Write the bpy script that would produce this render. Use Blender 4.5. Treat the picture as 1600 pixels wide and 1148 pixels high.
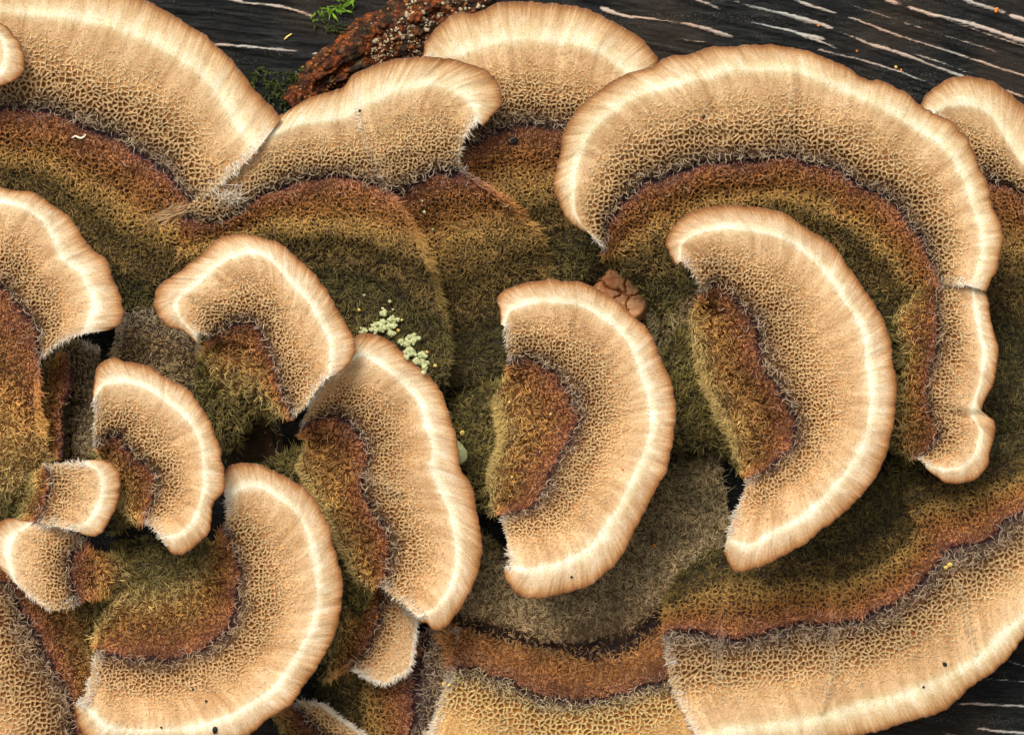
import bpy, math
import numpy as np

# ------------------------------------------------------------------ camera, sky, sun, exposure
S = 1e-4                 # one photo pixel is about 0.1 mm on the fungus (the frame is ~16 cm wide)
CAMH = 5000.0            # camera height above the wood, in those units (0.5 m)
ZS = 0.92                # how far the brackets stand off the wood
scene = bpy.context.scene
for o in list(bpy.data.objects):
    bpy.data.objects.remove(o)
COL = scene.collection

cam_d = bpy.data.cameras.new('camera')
cam = bpy.data.objects.new('camera', cam_d)
COL.objects.link(cam)
cam.location = (0, 0, CAMH * S)
cam_d.sensor_width = 36
cam_d.lens = 36 * CAMH / 1600.0
cam_d.clip_start = 0.01
cam_d.clip_end = 50
scene.camera = cam

world = bpy.data.worlds.new('World')
scene.world = world
world.use_nodes = True
wn = world.node_tree
wn.nodes.clear()
SUN_EL, SUN_AZ = math.radians(52), math.radians(-25)     # azimuth from +Y towards +X
sky = wn.nodes.new('ShaderNodeTexSky')
sky.sky_type = 'NISHITA'
sky.sun_disc = False
sky.sun_elevation = SUN_EL
sky.sun_rotation = SUN_AZ
sky.air_density = 1.0
sky.dust_density = 6.0
sky.ozone_density = 1.0
hs = wn.nodes.new('ShaderNodeHueSaturation')             # overcast: the cloud cover greys the blue
hs.inputs['Saturation'].default_value = 0.12
bg = wn.nodes.new('ShaderNodeBackground')
bg.inputs['Strength'].default_value = 0.15
wo = wn.nodes.new('ShaderNodeOutputWorld')
wn.links.new(sky.outputs[0], hs.inputs['Color'])
wn.links.new(hs.outputs[0], bg.inputs['Color'])
wn.links.new(bg.outputs[0], wo.inputs['Surface'])

sl = bpy.data.lights.new('sun', 'SUN')
sl.energy = 1.5
sl.angle = math.radians(22)
sl.color = (1.0, 0.985, 0.965)
sun = bpy.data.objects.new('sun', sl)
COL.objects.link(sun)
sun.rotation_euler = (math.pi / 2 - SUN_EL, 0, -SUN_AZ + math.pi)
sun.location = (0, 0, 1)

scene.view_settings.view_transform = 'Standard'
scene.view_settings.look = 'None'
scene.view_settings.gamma = 1
scene.view_settings.use_curve_mapping = False
scene.view_settings.exposure = 0.25
scene.render.engine = 'CYCLES'
scene.render.resolution_x, scene.render.resolution_y = 1024, 734

# ------------------------------------------------------------------ numeric helpers
def to_world(px, py, z):
    """photo pixel + height (in pixel units) -> metres; the ray through the pixel at that height"""
    f = 1.0 - z / CAMH
    return np.stack([(px - 800.0) * f * S, -(py - 574.0) * f * S, z * S], -1)

def _h(ix, iy, seed):
    n = (ix.astype(np.int64) * 374761393 + iy.astype(np.int64) * 668265263 + seed * 1442695041) & 0xffffffff
    n = ((n ^ (n >> 13)) * 1274126177) & 0xffffffff
    n = ((n ^ (n >> 16)) * 2246822519) & 0xffffffff
    return ((n ^ (n >> 15)) & 0xffffff) / float(0xffffff)

def vnoise(x, y, seed=0):
    ix, iy = np.floor(x), np.floor(y)
    fx, fy = x - ix, y - iy
    fx = fx * fx * (3 - 2 * fx); fy = fy * fy * (3 - 2 * fy)
    a, b = _h(ix, iy, seed), _h(ix + 1, iy, seed)
    c, d = _h(ix, iy + 1, seed), _h(ix + 1, iy + 1, seed)
    return ((a + (b - a) * fx) * (1 - fy) + (c + (d - c) * fx) * fy) * 2 - 1

def fbm(x, y, seed=0, octs=3):
    r = np.zeros_like(x, dtype=float); a = 1.0; t = 0
    for k in range(octs):
        r += a * vnoise(x * 2 ** k + 17.3 * k, y * 2 ** k - 9.1 * k, seed + k); t += a; a *= 0.5
    return r / t

def sstep(a, b, x):
    t = np.clip((x - a) / (b - a), 0, 1)
    return t * t * (3 - 2 * t)

def voronoi(x, y, c, seed):
    """distance to the two nearest seeds of a jittered grid, and those seeds"""
    gx, gy = np.floor(x / c), np.floor(y / c)
    d1 = np.full(x.shape, 1e9); d2 = np.full(x.shape, 1e9)
    s1 = np.zeros(x.shape + (2,)); s2 = np.zeros(x.shape + (2,))
    for i in (-1, 0, 1):
        for j in (-1, 0, 1):
            sx = (gx + i + 0.5 + 0.86 * (_h(gx + i, gy + j, seed) - 0.5)) * c
            sy = (gy + j + 0.5 + 0.86 * (_h(gx + i, gy + j, seed + 7) - 0.5)) * c
            d = np.hypot(x - sx, y - sy)
            m1 = d < d1
            m2 = (~m1) & (d < d2)
            d2 = np.where(m1, d1, np.where(m2, d, d2))
            s2 = np.where(m1[..., None], s1, np.where(m2[..., None], np.stack([sx, sy], -1), s2))
            d1 = np.where(m1, d, d1)
            s1 = np.where(m1[..., None], np.stack([sx, sy], -1), s1)
    return d1, d2, s1, s2

def smooth_curve(pts, n):
    """Catmull-Rom through the traced points, resampled evenly by arc length"""
    p = np.array(pts, float)
    if len(p) == 2:
        t = np.linspace(0, 1, n)[:, None]
        return p[0] * (1 - t) + p[1] * t
    q = np.vstack([2 * p[0] - p[1], p, 2 * p[-1] - p[-2]])
    out = []
    t = np.linspace(0, 1, 14, endpoint=False)[:, None]
    for i in range(1, len(q) - 2):
        a, b, c, d = q[i - 1], q[i], q[i + 1], q[i + 2]
        out.append(0.5 * (2 * b + (c - a) * t + (2 * a - 5 * b + 4 * c - d) * t ** 2 + (3 * b - a - 3 * c + d) * t ** 3))
    out = np.vstack(out + [p[-1:]])
    L = np.r_[0, np.cumsum(np.hypot(*np.diff(out, axis=0).T))]
    s = np.linspace(0, L[-1], n)
    return np.stack([np.interp(s, L, out[:, 0]), np.interp(s, L, out[:, 1])], -1)

def lin(c):
    c = np.array(c, float) / 255.0
    return tuple(np.where(c <= 0.04045, c / 12.92, ((c + 0.055) / 1.055) ** 2.4)) + (1.0,)

# ------------------------------------------------------------------ object helpers
def tag(o, label=None, cat=None, group=None, kind=None):
    if label: o['label'] = label
    if cat: o['category'] = cat
    if group: o['group'] = group
    if kind: o['kind'] = kind
    return o

def empty(name, loc):
    o = bpy.data.objects.new(name, None)
    o.empty_display_size = 0.005
    COL.objects.link(o)
    o.location = loc
    return o

def mesh_obj(name, co, faces, mat, parent=None, origin=(0, 0, 0), attrs=None, normals=None, smooth=True):
    me = bpy.data.meshes.new(name)
    co = np.asarray(co, float) - np.asarray(origin, float)
    if isinstance(faces, np.ndarray):
        nf, k = faces.shape
        me.vertices.add(len(co)); me.vertices.foreach_set('co', co.astype(np.float32).ravel())
        me.loops.add(nf * k); me.loops.foreach_set('vertex_index', faces.astype(np.int32).ravel())
        me.polygons.add(nf)
        me.polygons.foreach_set('loop_start', np.arange(0, nf * k, k, dtype=np.int32))
        me.update(calc_edges=True)
    else:
        me.from_pydata(co.tolist(), [], faces); me.update()
    me.validate()
    if smooth:
        me.polygons.foreach_set('use_smooth', np.ones(len(me.polygons), dtype=bool))
    for k, v in (attrs or {}).items():
        a = me.attributes.new(k, 'FLOAT', 'POINT'); a.data.foreach_set('value', np.asarray(v, np.float32).ravel())
    if normals is not None:
        me.normals_split_custom_set_from_vertices(normals.reshape(-1, 3).tolist())
    me.materials.append(mat)
    o = bpy.data.objects.new(name, me)
    COL.objects.link(o)
    if parent is not None:
        o.parent = parent
    else:
        o.location = origin
    return o

def grid_faces(nr, nc, flip=False):
    i = np.arange(nr - 1)[:, None] * nc + np.arange(nc - 1)[None]
    f = np.stack([i, i + 1, i + nc + 1, i + nc], -1).reshape(-1, 4)
    return f[:, ::-1].copy() if flip else f

def hair_obj(name, pts, rad, attrs, mat, parent, origin):
    """pts (n,k,3) metres, rad (n,k) metres, attrs per strand -> one Curves object"""
    n, k, _ = pts.shape
    hc = bpy.data.hair_curves.new(name)
    hc.add_curves([k] * n)
    hc.attributes['position'].data.foreach_set('vector', (pts - np.asarray(origin)).astype(np.float32).ravel())
    r = hc.attributes.get('radius') or hc.attributes.new('radius', 'FLOAT', 'POINT')
    r.data.foreach_set('value', rad.astype(np.float32).ravel())
    for nm, v in attrs.items():
        a = hc.attributes.new(nm, 'FLOAT', 'CURVE'); a.data.foreach_set('value', v.astype(np.float32))
    hc.materials.append(mat)
    o = bpy.data.objects.new(name, hc)
    COL.objects.link(o)
    o.parent = parent
    o['kind'] = 'stuff'
    return o

# ------------------------------------------------------------------ materials
class G:
    """tiny node-graph helper"""
    def __init__(s, name):
        s.m = bpy.data.materials.new(name); s.m.use_nodes = True
        s.t = s.m.node_tree; s.t.nodes.clear()
        s.out = s.t.nodes.new('ShaderNodeOutputMaterial')
    def n(s, typ, **kw):
        nd = s.t.nodes.new(typ)
        for k, v in kw.items(): setattr(nd, k, v)
        return nd
    def link(s, a, b): s.t.links.new(a, b)
    def put(s, sock, v):
        if hasattr(v, 'links') or isinstance(v, bpy.types.NodeSocket): s.link(v, sock)
        else: sock.default_value = v
    def attr(s, name):
        return s.n('ShaderNodeAttribute', attribute_name=name).outputs['Fac']
    def math(s, op, a, b=0.0, c=None, clamp=False):
        nd = s.n('ShaderNodeMath', operation=op, use_clamp=clamp)
        s.put(nd.inputs[0], a); s.put(nd.inputs[1], b)
        if c is not None: s.put(nd.inputs[2], c)
        return nd.outputs[0]
    def noise(s, vec, scale, detail=2.0, rough=0.5):
        nd = s.n('ShaderNodeTexNoise'); s.put(nd.inputs['Vector'], vec)
        nd.inputs['Scale'].default_value = scale; nd.inputs['Detail'].default_value = detail
        nd.inputs['Roughness'].default_value = rough
        return nd.outputs['Fac']
    def ramp(s, fac, stops, interp='LINEAR'):
        nd = s.n('ShaderNodeValToRGB'); r = nd.color_ramp; r.interpolation = interp
        r.elements[0].position = stops[0][0]; r.elements[0].color = lin(stops[0][1])
        r.elements[1].position = stops[-1][0]; r.elements[1].color = lin(stops[-1][1])
        for p, c in stops[1:-1]:
            e = r.elements.new(p); e.color = lin(c)
        s.put(nd.inputs[0], fac)
        return nd.outputs['Color']
    def maprange(s, v, a, b, c=0.0, d=1.0, smooth=True):
        nd = s.n('ShaderNodeMapRange', interpolation_type='SMOOTHSTEP' if smooth else 'LINEAR')
        s.put(nd.inputs[0], v)
        for i, q in enumerate((a, b, c, d)): nd.inputs[i + 1].default_value = q
        return nd.outputs[0]
    def mix(s, fac, a, b, blend='MIX'):
        nd = s.n('ShaderNodeMix', data_type='RGBA', blend_type=blend)
        s.put(nd.inputs[0], fac); s.put(nd.inputs[6], a); s.put(nd.inputs[7], b)
        return nd.outputs[2]
    def pos(s):
        return s.n('ShaderNodeNewGeometry').outputs['Position']
    def bsdf(s, col, rough=0.7, spec=0.25, bump=None, bstr=0.3, bdist=2e-4, sss=0.0, coat=0.0):
        b = s.n('ShaderNodeBsdfPrincipled')
        s.put(b.inputs['Base Color'], col); s.put(b.inputs['Roughness'], rough)
        b.inputs['Specular IOR Level'].default_value = spec
        if sss:
            b.inputs['Subsurface Weight'].default_value = sss
            b.inputs['Subsurface Radius'].default_value = (1.0, 0.6, 0.3)
            b.inputs['Subsurface Scale'].default_value = 0.0006
        if bump is not None:
            bp = s.n('ShaderNodeBump'); bp.inputs['Strength'].default_value = bstr
            bp.inputs['Distance'].default_value = bdist; s.put(bp.inputs['Height'], bump)
            s.link(bp.outputs[0], b.inputs['Normal'])
        s.link(b.outputs[0], s.out.inputs['Surface'])
        return s.m

# band colours, 0 = old foot on the wood, .45 = dark line, .85 = cream line, 1 = rim
PAL = {
 'fresh': dict(
  surf=[(0, (42, 36, 12)), (.10, (54, 45, 15)), (.16, (92, 64, 20)), (.25, (106, 62, 14)), (.33, (72, 38, 9)), (.39, (90, 44, 16)), (.430, (76, 34, 22)),
        (.441, (44, 18, 20)), (.452, (42, 20, 20)), (.468, (62, 40, 26)), (.50, (90, 60, 32)), (.55, (140, 96, 50)), (.61, (184, 136, 80)), (.68, (213, 170, 118)),
        (.75, (222, 185, 138)), (.805, (223, 189, 145)), (.838, (228, 203, 160)), (.857, (250, 246, 220)), (.878, (238, 226, 190)), (.905, (215, 188, 149)),
        (.945, (206, 173, 132)), (.970, (194, 150, 100)), (.987, (158, 106, 58)), (1, (112, 66, 30))],
  hair=[(0, (142, 126, 66)), (.10, (166, 144, 78)), (.17, (226, 194, 120)), (.27, (230, 176, 96)), (.35, (212, 150, 84)), (.42, (204, 138, 90)), (.44, (176, 114, 82)), (.462, (160, 130, 100)),
        (.50, (180, 144, 102)), (.56, (220, 182, 126)), (.66, (234, 200, 146)), (.8, (234, 204, 158)), (1, (250, 246, 232))]),
 'mature': dict(
  surf=[(0, (32, 28, 9)), (.06, (46, 38, 14)), (.10, (32, 27, 9)), (.15, (56, 42, 16)), (.20, (38, 29, 10)), (.25, (76, 50, 15)), (.29, (76, 46, 13)), (.335, (54, 31, 8)), (.375, (84, 44, 16)), (.418, (104, 58, 32)), (.432, (84, 42, 30)),
        (.442, (42, 18, 24)), (.452, (40, 20, 22)), (.472, (56, 40, 28)), (.505, (84, 60, 33)), (.56, (138, 98, 52)), (.62, (182, 136, 82)), (.69, (212, 172, 120)),
        (.76, (220, 184, 138)), (.805, (216, 184, 140)), (.832, (222, 200, 156)), (.855, (240, 232, 198)), (.885, (230, 216, 176)), (.91, (217, 191, 148)),
        (.945, (208, 176, 132)), (.970, (192, 152, 102)), (.987, (156, 108, 60)), (1, (110, 66, 32))],
  hair=[(0, (106, 95, 48)), (.06, (140, 122, 66)), (.10, (104, 92, 44)), (.15, (158, 128, 68)), (.20, (122, 98, 46)), (.26, (214, 170, 94)), (.335, (184, 126, 62)), (.39, (212, 146, 86)), (.43, (204, 140, 100)), (.445, (168, 112, 88)), (.462, (152, 126, 102)),  # inner stops: dark olive fur, with the hollows' shade also put into the colour
        (.50, (174, 142, 104)), (.56, (218, 182, 128)), (.66, (232, 200, 146)), (.8, (234, 206, 160)), (1, (248, 244, 226))]),
 'zoned': dict(
  surf=[(0, (44, 36, 18)), (.06, (78, 61, 36)), (.12, (112, 87, 54)), (.19, (104, 78, 46)), (.262, (50, 24, 16)), (.28, (100, 54, 16)), (.36, (104, 56, 18)), (.42, (88, 44, 22)), (.436, (76, 40, 28)),
        (.445, (46, 22, 24)), (.456, (46, 24, 24)), (.475, (58, 42, 30)), (.505, (104, 76, 36)), (.55, (172, 124, 60)), (.66, (210, 164, 100)), (.80, (218, 182, 132)), (1, (140, 96, 54))],
  hair=[(0, (150, 130, 84)), (.12, (222, 194, 144)), (.19, (214, 180, 130)), (.27, (218, 162, 98)), (.36, (208, 146, 82)), (.43, (192, 132, 90)), (.46, (164, 138, 112)),
        (.50, (206, 176, 120)), (.55, (234, 202, 136)), (.8, (236, 206, 150)), (1, (246, 240, 220))]),
 'old': dict(
  surf=[(0, (32, 27, 14)), (.15, (42, 35, 17)), (.3, (58, 45, 22)), (.42, (66, 45, 24)), (.447, (40, 24, 18)), (.47, (54, 40, 24)),
        (.6, (78, 62, 38)), (.8, (96, 78, 48)), (.95, (114, 94, 62)), (1, (110, 90, 56))],
  hair=[(0, (164, 146, 102)), (.2, (194, 170, 124)), (.4, (202, 168, 116)), (.5, (196, 172, 126)), (.8, (204, 180, 134)), (1, (208, 190, 146))]),
}

def surface_mat(name, stops):
    g = G(name)
    p = g.pos()
    band = g.attr('band'); arc = g.attr('arc'); pit = g.attr('pit')
    n1 = g.noise(p, 320, 3)
    n2 = g.noise(p, 2600, 2)
    jit = g.math('MULTIPLY', g.math('SUBTRACT', n1, 0.5), 0.022)
    jit2 = g.math('MULTIPLY', g.math('SUBTRACT', n2, 0.5), 0.012)
    b = g.math('ADD', band, g.math('ADD', jit, jit2))
    # keep the rim at the rim
    keep = g.maprange(band, 0.9, 0.98)
    b = g.math('ADD', g.math('MULTIPLY', band, keep), g.math('MULTIPLY', b, g.math('SUBTRACT', 1.0, keep)))
    col = g.ramp(b, stops)
    # radial fibrils
    cv = g.n('ShaderNodeCombineXYZ')
    g.link(arc, cv.inputs[0]); g.put(cv.inputs[1], g.math('MULTIPLY', band, 6.0))
    st = g.noise(cv.outputs[0], 0.21, 5, 0.65)
    stf = g.math('MULTIPLY', g.maprange(band, 0.90, 0.985), g.maprange(st, 0.44, 0.66))
    col = g.mix(g.math('MULTIPLY', stf, 0.68), col, (0.33, 0.16, 0.055, 1))
    # cream patches break up the pale line, small pores speckle the felt
    cv2 = g.n('ShaderNodeCombineXYZ')
    g.link(arc, cv2.inputs[0]); g.put(cv2.inputs[1], g.math('MULTIPLY', band, 160.0))
    cr = g.noise(cv2.outputs[0], 0.055, 3, 0.6)
    crm = g.math('MULTIPLY', g.maprange(band, 0.80, 0.86), g.maprange(band, 0.985, 0.87))
    col = g.mix(g.math('MULTIPLY', g.math('MULTIPLY', crm, g.maprange(cr, 0.45, 0.64)), 0.55), col, (0.90, 0.84, 0.68, 1))
    ns = g.noise(p, 3100, 1.5, 0.5)
    spk = g.math('MULTIPLY', g.maprange(ns, 0.50, 0.64), g.math('MULTIPLY', g.maprange(band, 0.46, 0.55), g.maprange(band, 0.845, 0.66)))
    col = g.mix(g.math('MULTIPLY', spk, 0.65), col, g.mix(1.0, col, (0.66, 0.46, 0.27, 1), 'MULTIPLY'))
    stl = g.math('MULTIPLY', g.maprange(band, 0.74, 0.86), g.maprange(st, 0.50, 0.34))
    col = g.mix(g.math('MULTIPLY', stl, 0.14), col, (0.93, 0.82, 0.60, 1))
    # cell floors are browner than the felted walls between them
    col = g.mix(g.math('MULTIPLY', pit, 0.70), col, g.mix(1.0, col, (0.78, 0.55, 0.30, 1), 'MULTIPLY'))
    stn = g.attr('stain')
    col = g.mix(g.math('MAXIMUM', stn, 0.0), col, (0.016, 0.007, 0.009, 1))
    col = g.mix(g.math('MULTIPLY', g.math('MAXIMUM', g.math('MULTIPLY', stn, -1.0), 0.0), 0.6), col, (0.78, 0.70, 0.57, 1))
    cv3 = g.n('ShaderNodeCombineXYZ')
    g.link(arc, cv3.inputs[0]); g.put(cv3.inputs[1], g.math('MULTIPLY', band, 25.0))
    rs = g.noise(cv3.outputs[0], 0.045, 4, 0.6)
    col = g.mix(g.math('MULTIPLY', g.maprange(band, 0.45, 0.6), g.maprange(band, 0.8, 0.9, 1.0, 0.55)), col, g.mix(1.0, col, g.ramp(rs, [(0.32, (212, 196, 176)), (0.6, (255, 255, 255))]), 'MULTIPLY'))
    # blotches and grain
    n3 = g.noise(p, 150, 4, 0.6)
    col = g.mix(1.0, col, g.ramp(n3, [(0.3, (226, 214, 198)), (0.62, (255, 255, 255))]), 'MULTIPLY')
    n4 = g.noise(p, 5200, 2, 0.6)
    col = g.mix(1.0, col, g.ramp(n4, [(0.34, (220, 212, 202)), (0.52, (255, 255, 255))]), 'MULTIPLY')
    bump = g.math('ADD', g.math('SUBTRACT', n4, g.math('MULTIPLY', spk, 0.8)), g.math('MULTIPLY', st, g.maprange(band, 0.80, 0.95, 0.0, 0.7)))
    return g.bsdf(col, 0.72, 0.22, bump, 0.45, 1.6e-4, sss=0.0)

def hair_mat(name, stops):
    g = G(name)
    band = g.attr('band'); tint = g.attr('tint'); white = g.attr('white')
    col = g.ramp(band, stops)
    n3 = g.noise(g.pos(), 150, 4, 0.6)
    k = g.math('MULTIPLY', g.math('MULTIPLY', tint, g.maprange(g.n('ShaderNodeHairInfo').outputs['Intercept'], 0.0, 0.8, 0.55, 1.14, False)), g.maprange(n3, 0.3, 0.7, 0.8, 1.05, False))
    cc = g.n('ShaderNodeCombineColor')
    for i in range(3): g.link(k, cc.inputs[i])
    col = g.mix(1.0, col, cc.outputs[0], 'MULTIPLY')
    col = g.mix(white, col, (0.86, 0.81, 0.70, 1))
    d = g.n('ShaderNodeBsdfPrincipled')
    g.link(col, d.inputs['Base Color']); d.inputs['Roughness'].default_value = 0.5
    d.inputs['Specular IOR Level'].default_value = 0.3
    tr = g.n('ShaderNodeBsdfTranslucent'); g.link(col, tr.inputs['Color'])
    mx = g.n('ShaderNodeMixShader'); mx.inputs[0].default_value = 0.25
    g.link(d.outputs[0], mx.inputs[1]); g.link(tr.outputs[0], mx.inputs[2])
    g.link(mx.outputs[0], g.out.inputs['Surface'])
    return g.m

def simple_mat(name, c1, c2, scale=400, rough=0.7, bump=0.4, bdist=3e-4, detail=5):
    g = G(name); p = g.pos()
    n = g.noise(p, scale, detail, 0.65)
    col = g.ramp(n, [(0.3, c1), (0.7, c2)])
    return g.bsdf(col, rough, 0.25, n, bump, bdist)

SURF = {k: surface_mat('fungus_' + k, v['surf']) for k, v in PAL.items()}
HAIR = {k: hair_mat('felt_' + k, v['hair']) for k, v in PAL.items()}
def pore_mat():
    g = G('pores'); p = g.pos()
    v = g.n('ShaderNodeTexVoronoi'); g.link(p, v.inputs['Vector']); v.inputs['Scale'].default_value = 3500
    col = g.ramp(v.outputs['Distance'], [(0.0, (150, 120, 86)), (0.5, (222, 202, 164))])
    return g.bsdf(col, 0.8, 0.2, v.outputs['Distance'], 0.5, 2e-4)
PORE = pore_mat()

# ------------------------------------------------------------------ the wood
def build_wood():
    def axis(a, b, lo, hi, fine, coarse):
        l = np.linspace(lo, a, int((a - lo) / coarse) + 2)[:-1]
        m = np.linspace(a, b, int((b - a) / fine) + 1)
        r = np.linspace(b, hi, int((hi - b) / coarse) + 2)[1:]
        return np.r_[l, m, r]
    xs = axis(-150, 1750, -3500, 5100, 3.2, 90)
    ys = np.r_[axis(-130, 250, -2600, 250, 1.5, 70)[:-1], np.arange(250, 960, 9.0), axis(960, 1280, 960, 3700, 2.2, 70)[1:]]
    ys = np.unique(np.round(ys, 3))
    X, Y = np.meshgrid(xs, ys)
    # the grain runs down to the right, steeper at the right
    xc = np.clip(X, -600, 2200)
    gr = Y - (0.05 * xc + 0.27 * xc * np.abs(xc) / 3200.0) - 0.27 * (X - xc)
    wob = 10 * fbm(X / 260, Y / 260, 3)
    gg = gr + wob
    z = 5 * fbm(X / 900, gg / 60, 5, 3) + 4.5 * (np.abs(fbm(X / 500, gg / 15, 9, 2))) + 1.8 * fbm(X / 60, gg / 4.0, 11, 2)
    lines = [([(1040, -12), (1090, 0), (1125, 14)], 4, .5), ([(1145, 2), (1277, 36), (1349, 65), (1420, 88), (1498, 117), (1600, 152)], 5, .8),
             ([(934, 10), (982, 25), (1060, 36), (1110, 47), (1162, 63)], 5.5, .95), ([(1240, 0), (1352, 36), (1389, 51), (1468, 75), (1570, 109), (1640, 132)], 3.5, .8),
             ([(1386, 0), (1444, 20), (1502, 34), (1600, 65), (1680, 95)], 6.5, 1.0), ([(1505, 0), (1600, 31), (1680, 60)], 5.5, .95),
             ([(1060, 62), (1100, 67)], 3.5, .6), ([(340, -4), (391, 5), (435, 10), (489, 24)], 5, .7), ([(330, 70), (391, 73), (450, 79), (506, 85)], 4.5, .65),
             ([(1178, 35), (1215, 43), (1290, 62)], 4, .7), ([(1255, 56), (1310, 76)], 3, .5), ([(1280, 78), (1360, 98), (1450, 128)], 3.5, .55),
             ([(1500, 1098), (1560, 1101), (1660, 1108)], 4, .7), ([(1530, 1138), (1640, 1150)], 4.5, .7), ([(1540, 1060), (1620, 1066)], 3, .5),
             ([(1430, 12), (1530, 50), (1640, 84)], 3, .5), ([(1330, 8), (1440, 44), (1560, 82)], 2.5, .45)]
    fib = np.zeros_like(X)
    for pts, w, a in lines:
        c = smooth_curve(pts, 60)
        lo, hi = c.min(0) - 30, c.max(0) + 30
        m = (X > lo[0]) & (X < hi[0]) & (Y > lo[1]) & (Y < hi[1])
        if not m.any(): continue
        yy = np.interp(X[m], c[:, 0], c[:, 1]) + 2.0 * fbm(X[m] / 22, Y[m] / 60, 21)
        ends = sstep(c[0, 0] - 12, c[0, 0] + 12, X[m]) * sstep(c[-1, 0] + 12, c[-1, 0] - 12, X[m])
        br = sstep(-0.75, -0.1, fbm(X[m] / 40, Y[m] / 40, 31, 3)) * (.7 + .3 * fbm(X[m] / 12, Y[m] / 6, 33, 2))
        ww = w * (0.42 + 0.35 * fbm(X[m] / 40, Y[m] / 200, 41))
        fib[m] = np.maximum(fib[m], a * np.exp(-((Y[m] - yy) / ww) ** 2) * ends * br)
    # fainter fibres everywhere
    f2 = fbm(X / 240, gg / 7.5, 51, 2)
    fib2 = sstep(0.42, 0.72, f2) * sstep(-0.1, 0.5, fbm(X / 50, gg / 14, 57, 3)) * 0.35 * sstep(1000, 1600, X)
    far = (X < -150) | (X > 1750) | (Y < -130) | (Y > 1280)
    fib = np.maximum(fib, np.where(far, 0.0, fib2))
    z = z + 5.0 * fib
    z = z - 3 - 60 * sstep(900, 3500, np.hypot(X - 800, Y - 574))
    pos = to_world(X, Y, np.zeros_like(z)); pos[..., 2] = z * S
    g = G('weathered_wood'); p = g.pos()
    mp = g.n('ShaderNodeMapping'); mp.inputs['Rotation'].default_value = (0, 0, math.radians(14)); mp.inputs['Scale'].default_value = (0.12, 1, 1)
    g.link(p, mp.inputs['Vector'])
    na = g.noise(mp.outputs[0], 1400, 5, 0.7); nb = g.noise(p, 900, 5, 0.7); nc = g.noise(p, 60, 3)
    col = g.ramp(na, [(0.3, (7, 8, 8)), (0.5, (18, 19, 18)), (0.64, (36, 36, 33)), (0.8, (78, 70, 60))])
    col = g.mix(g.math('MULTIPLY', g.maprange(nc, 0.45, 0.65), 0.3), col, (0.055, 0.035, 0.02, 1))
    nd = g.noise(mp.outputs[0], 5200, 3, 0.7); ne = g.noise(p, 4200, 3, 0.7)
    spk = g.math('MULTIPLY', g.maprange(ne, 0.56, 0.70), g.maprange(g.noise(mp.outputs[0], 420, 3, 0.6), 0.42, 0.66))
    col = g.mix(g.math('MULTIPLY', spk, 0.75), col, (0.17, 0.145, 0.11, 1))
    fa = g.maprange(g.math('ADD', g.attr('fibre'), g.math('ADD', g.math('MULTIPLY', g.math('SUBTRACT', nd, 0.5), 0.9), g.math('MULTIPLY', g.math('SUBTRACT', ne, 0.5), 0.5))), 0.10, 0.40)
    fa = g.math('MULTIPLY', fa, g.maprange(g.attr('fibre'), 0.03, 0.2))
    fcol = g.ramp(nc, [(0.4, (168, 164, 152)), (0.6, (190, 158, 134))])
    col = g.mix(fa, col, fcol)
    bump = g.math('ADD', na, nb)
    m = g.bsdf(col, g.maprange(nb, 0.3, 0.7, 0.65, 0.9), 0.15, bump, 0.6, 5e-4)
    o = mesh_obj('weathered_wood', pos.reshape(-1, 3), grid_faces(len(ys), len(xs), True), m, attrs={'fibre': fib})
    tag(o, 'dark weathered log surface with pale raised grain fibres', kind='structure')
build_wood()

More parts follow.
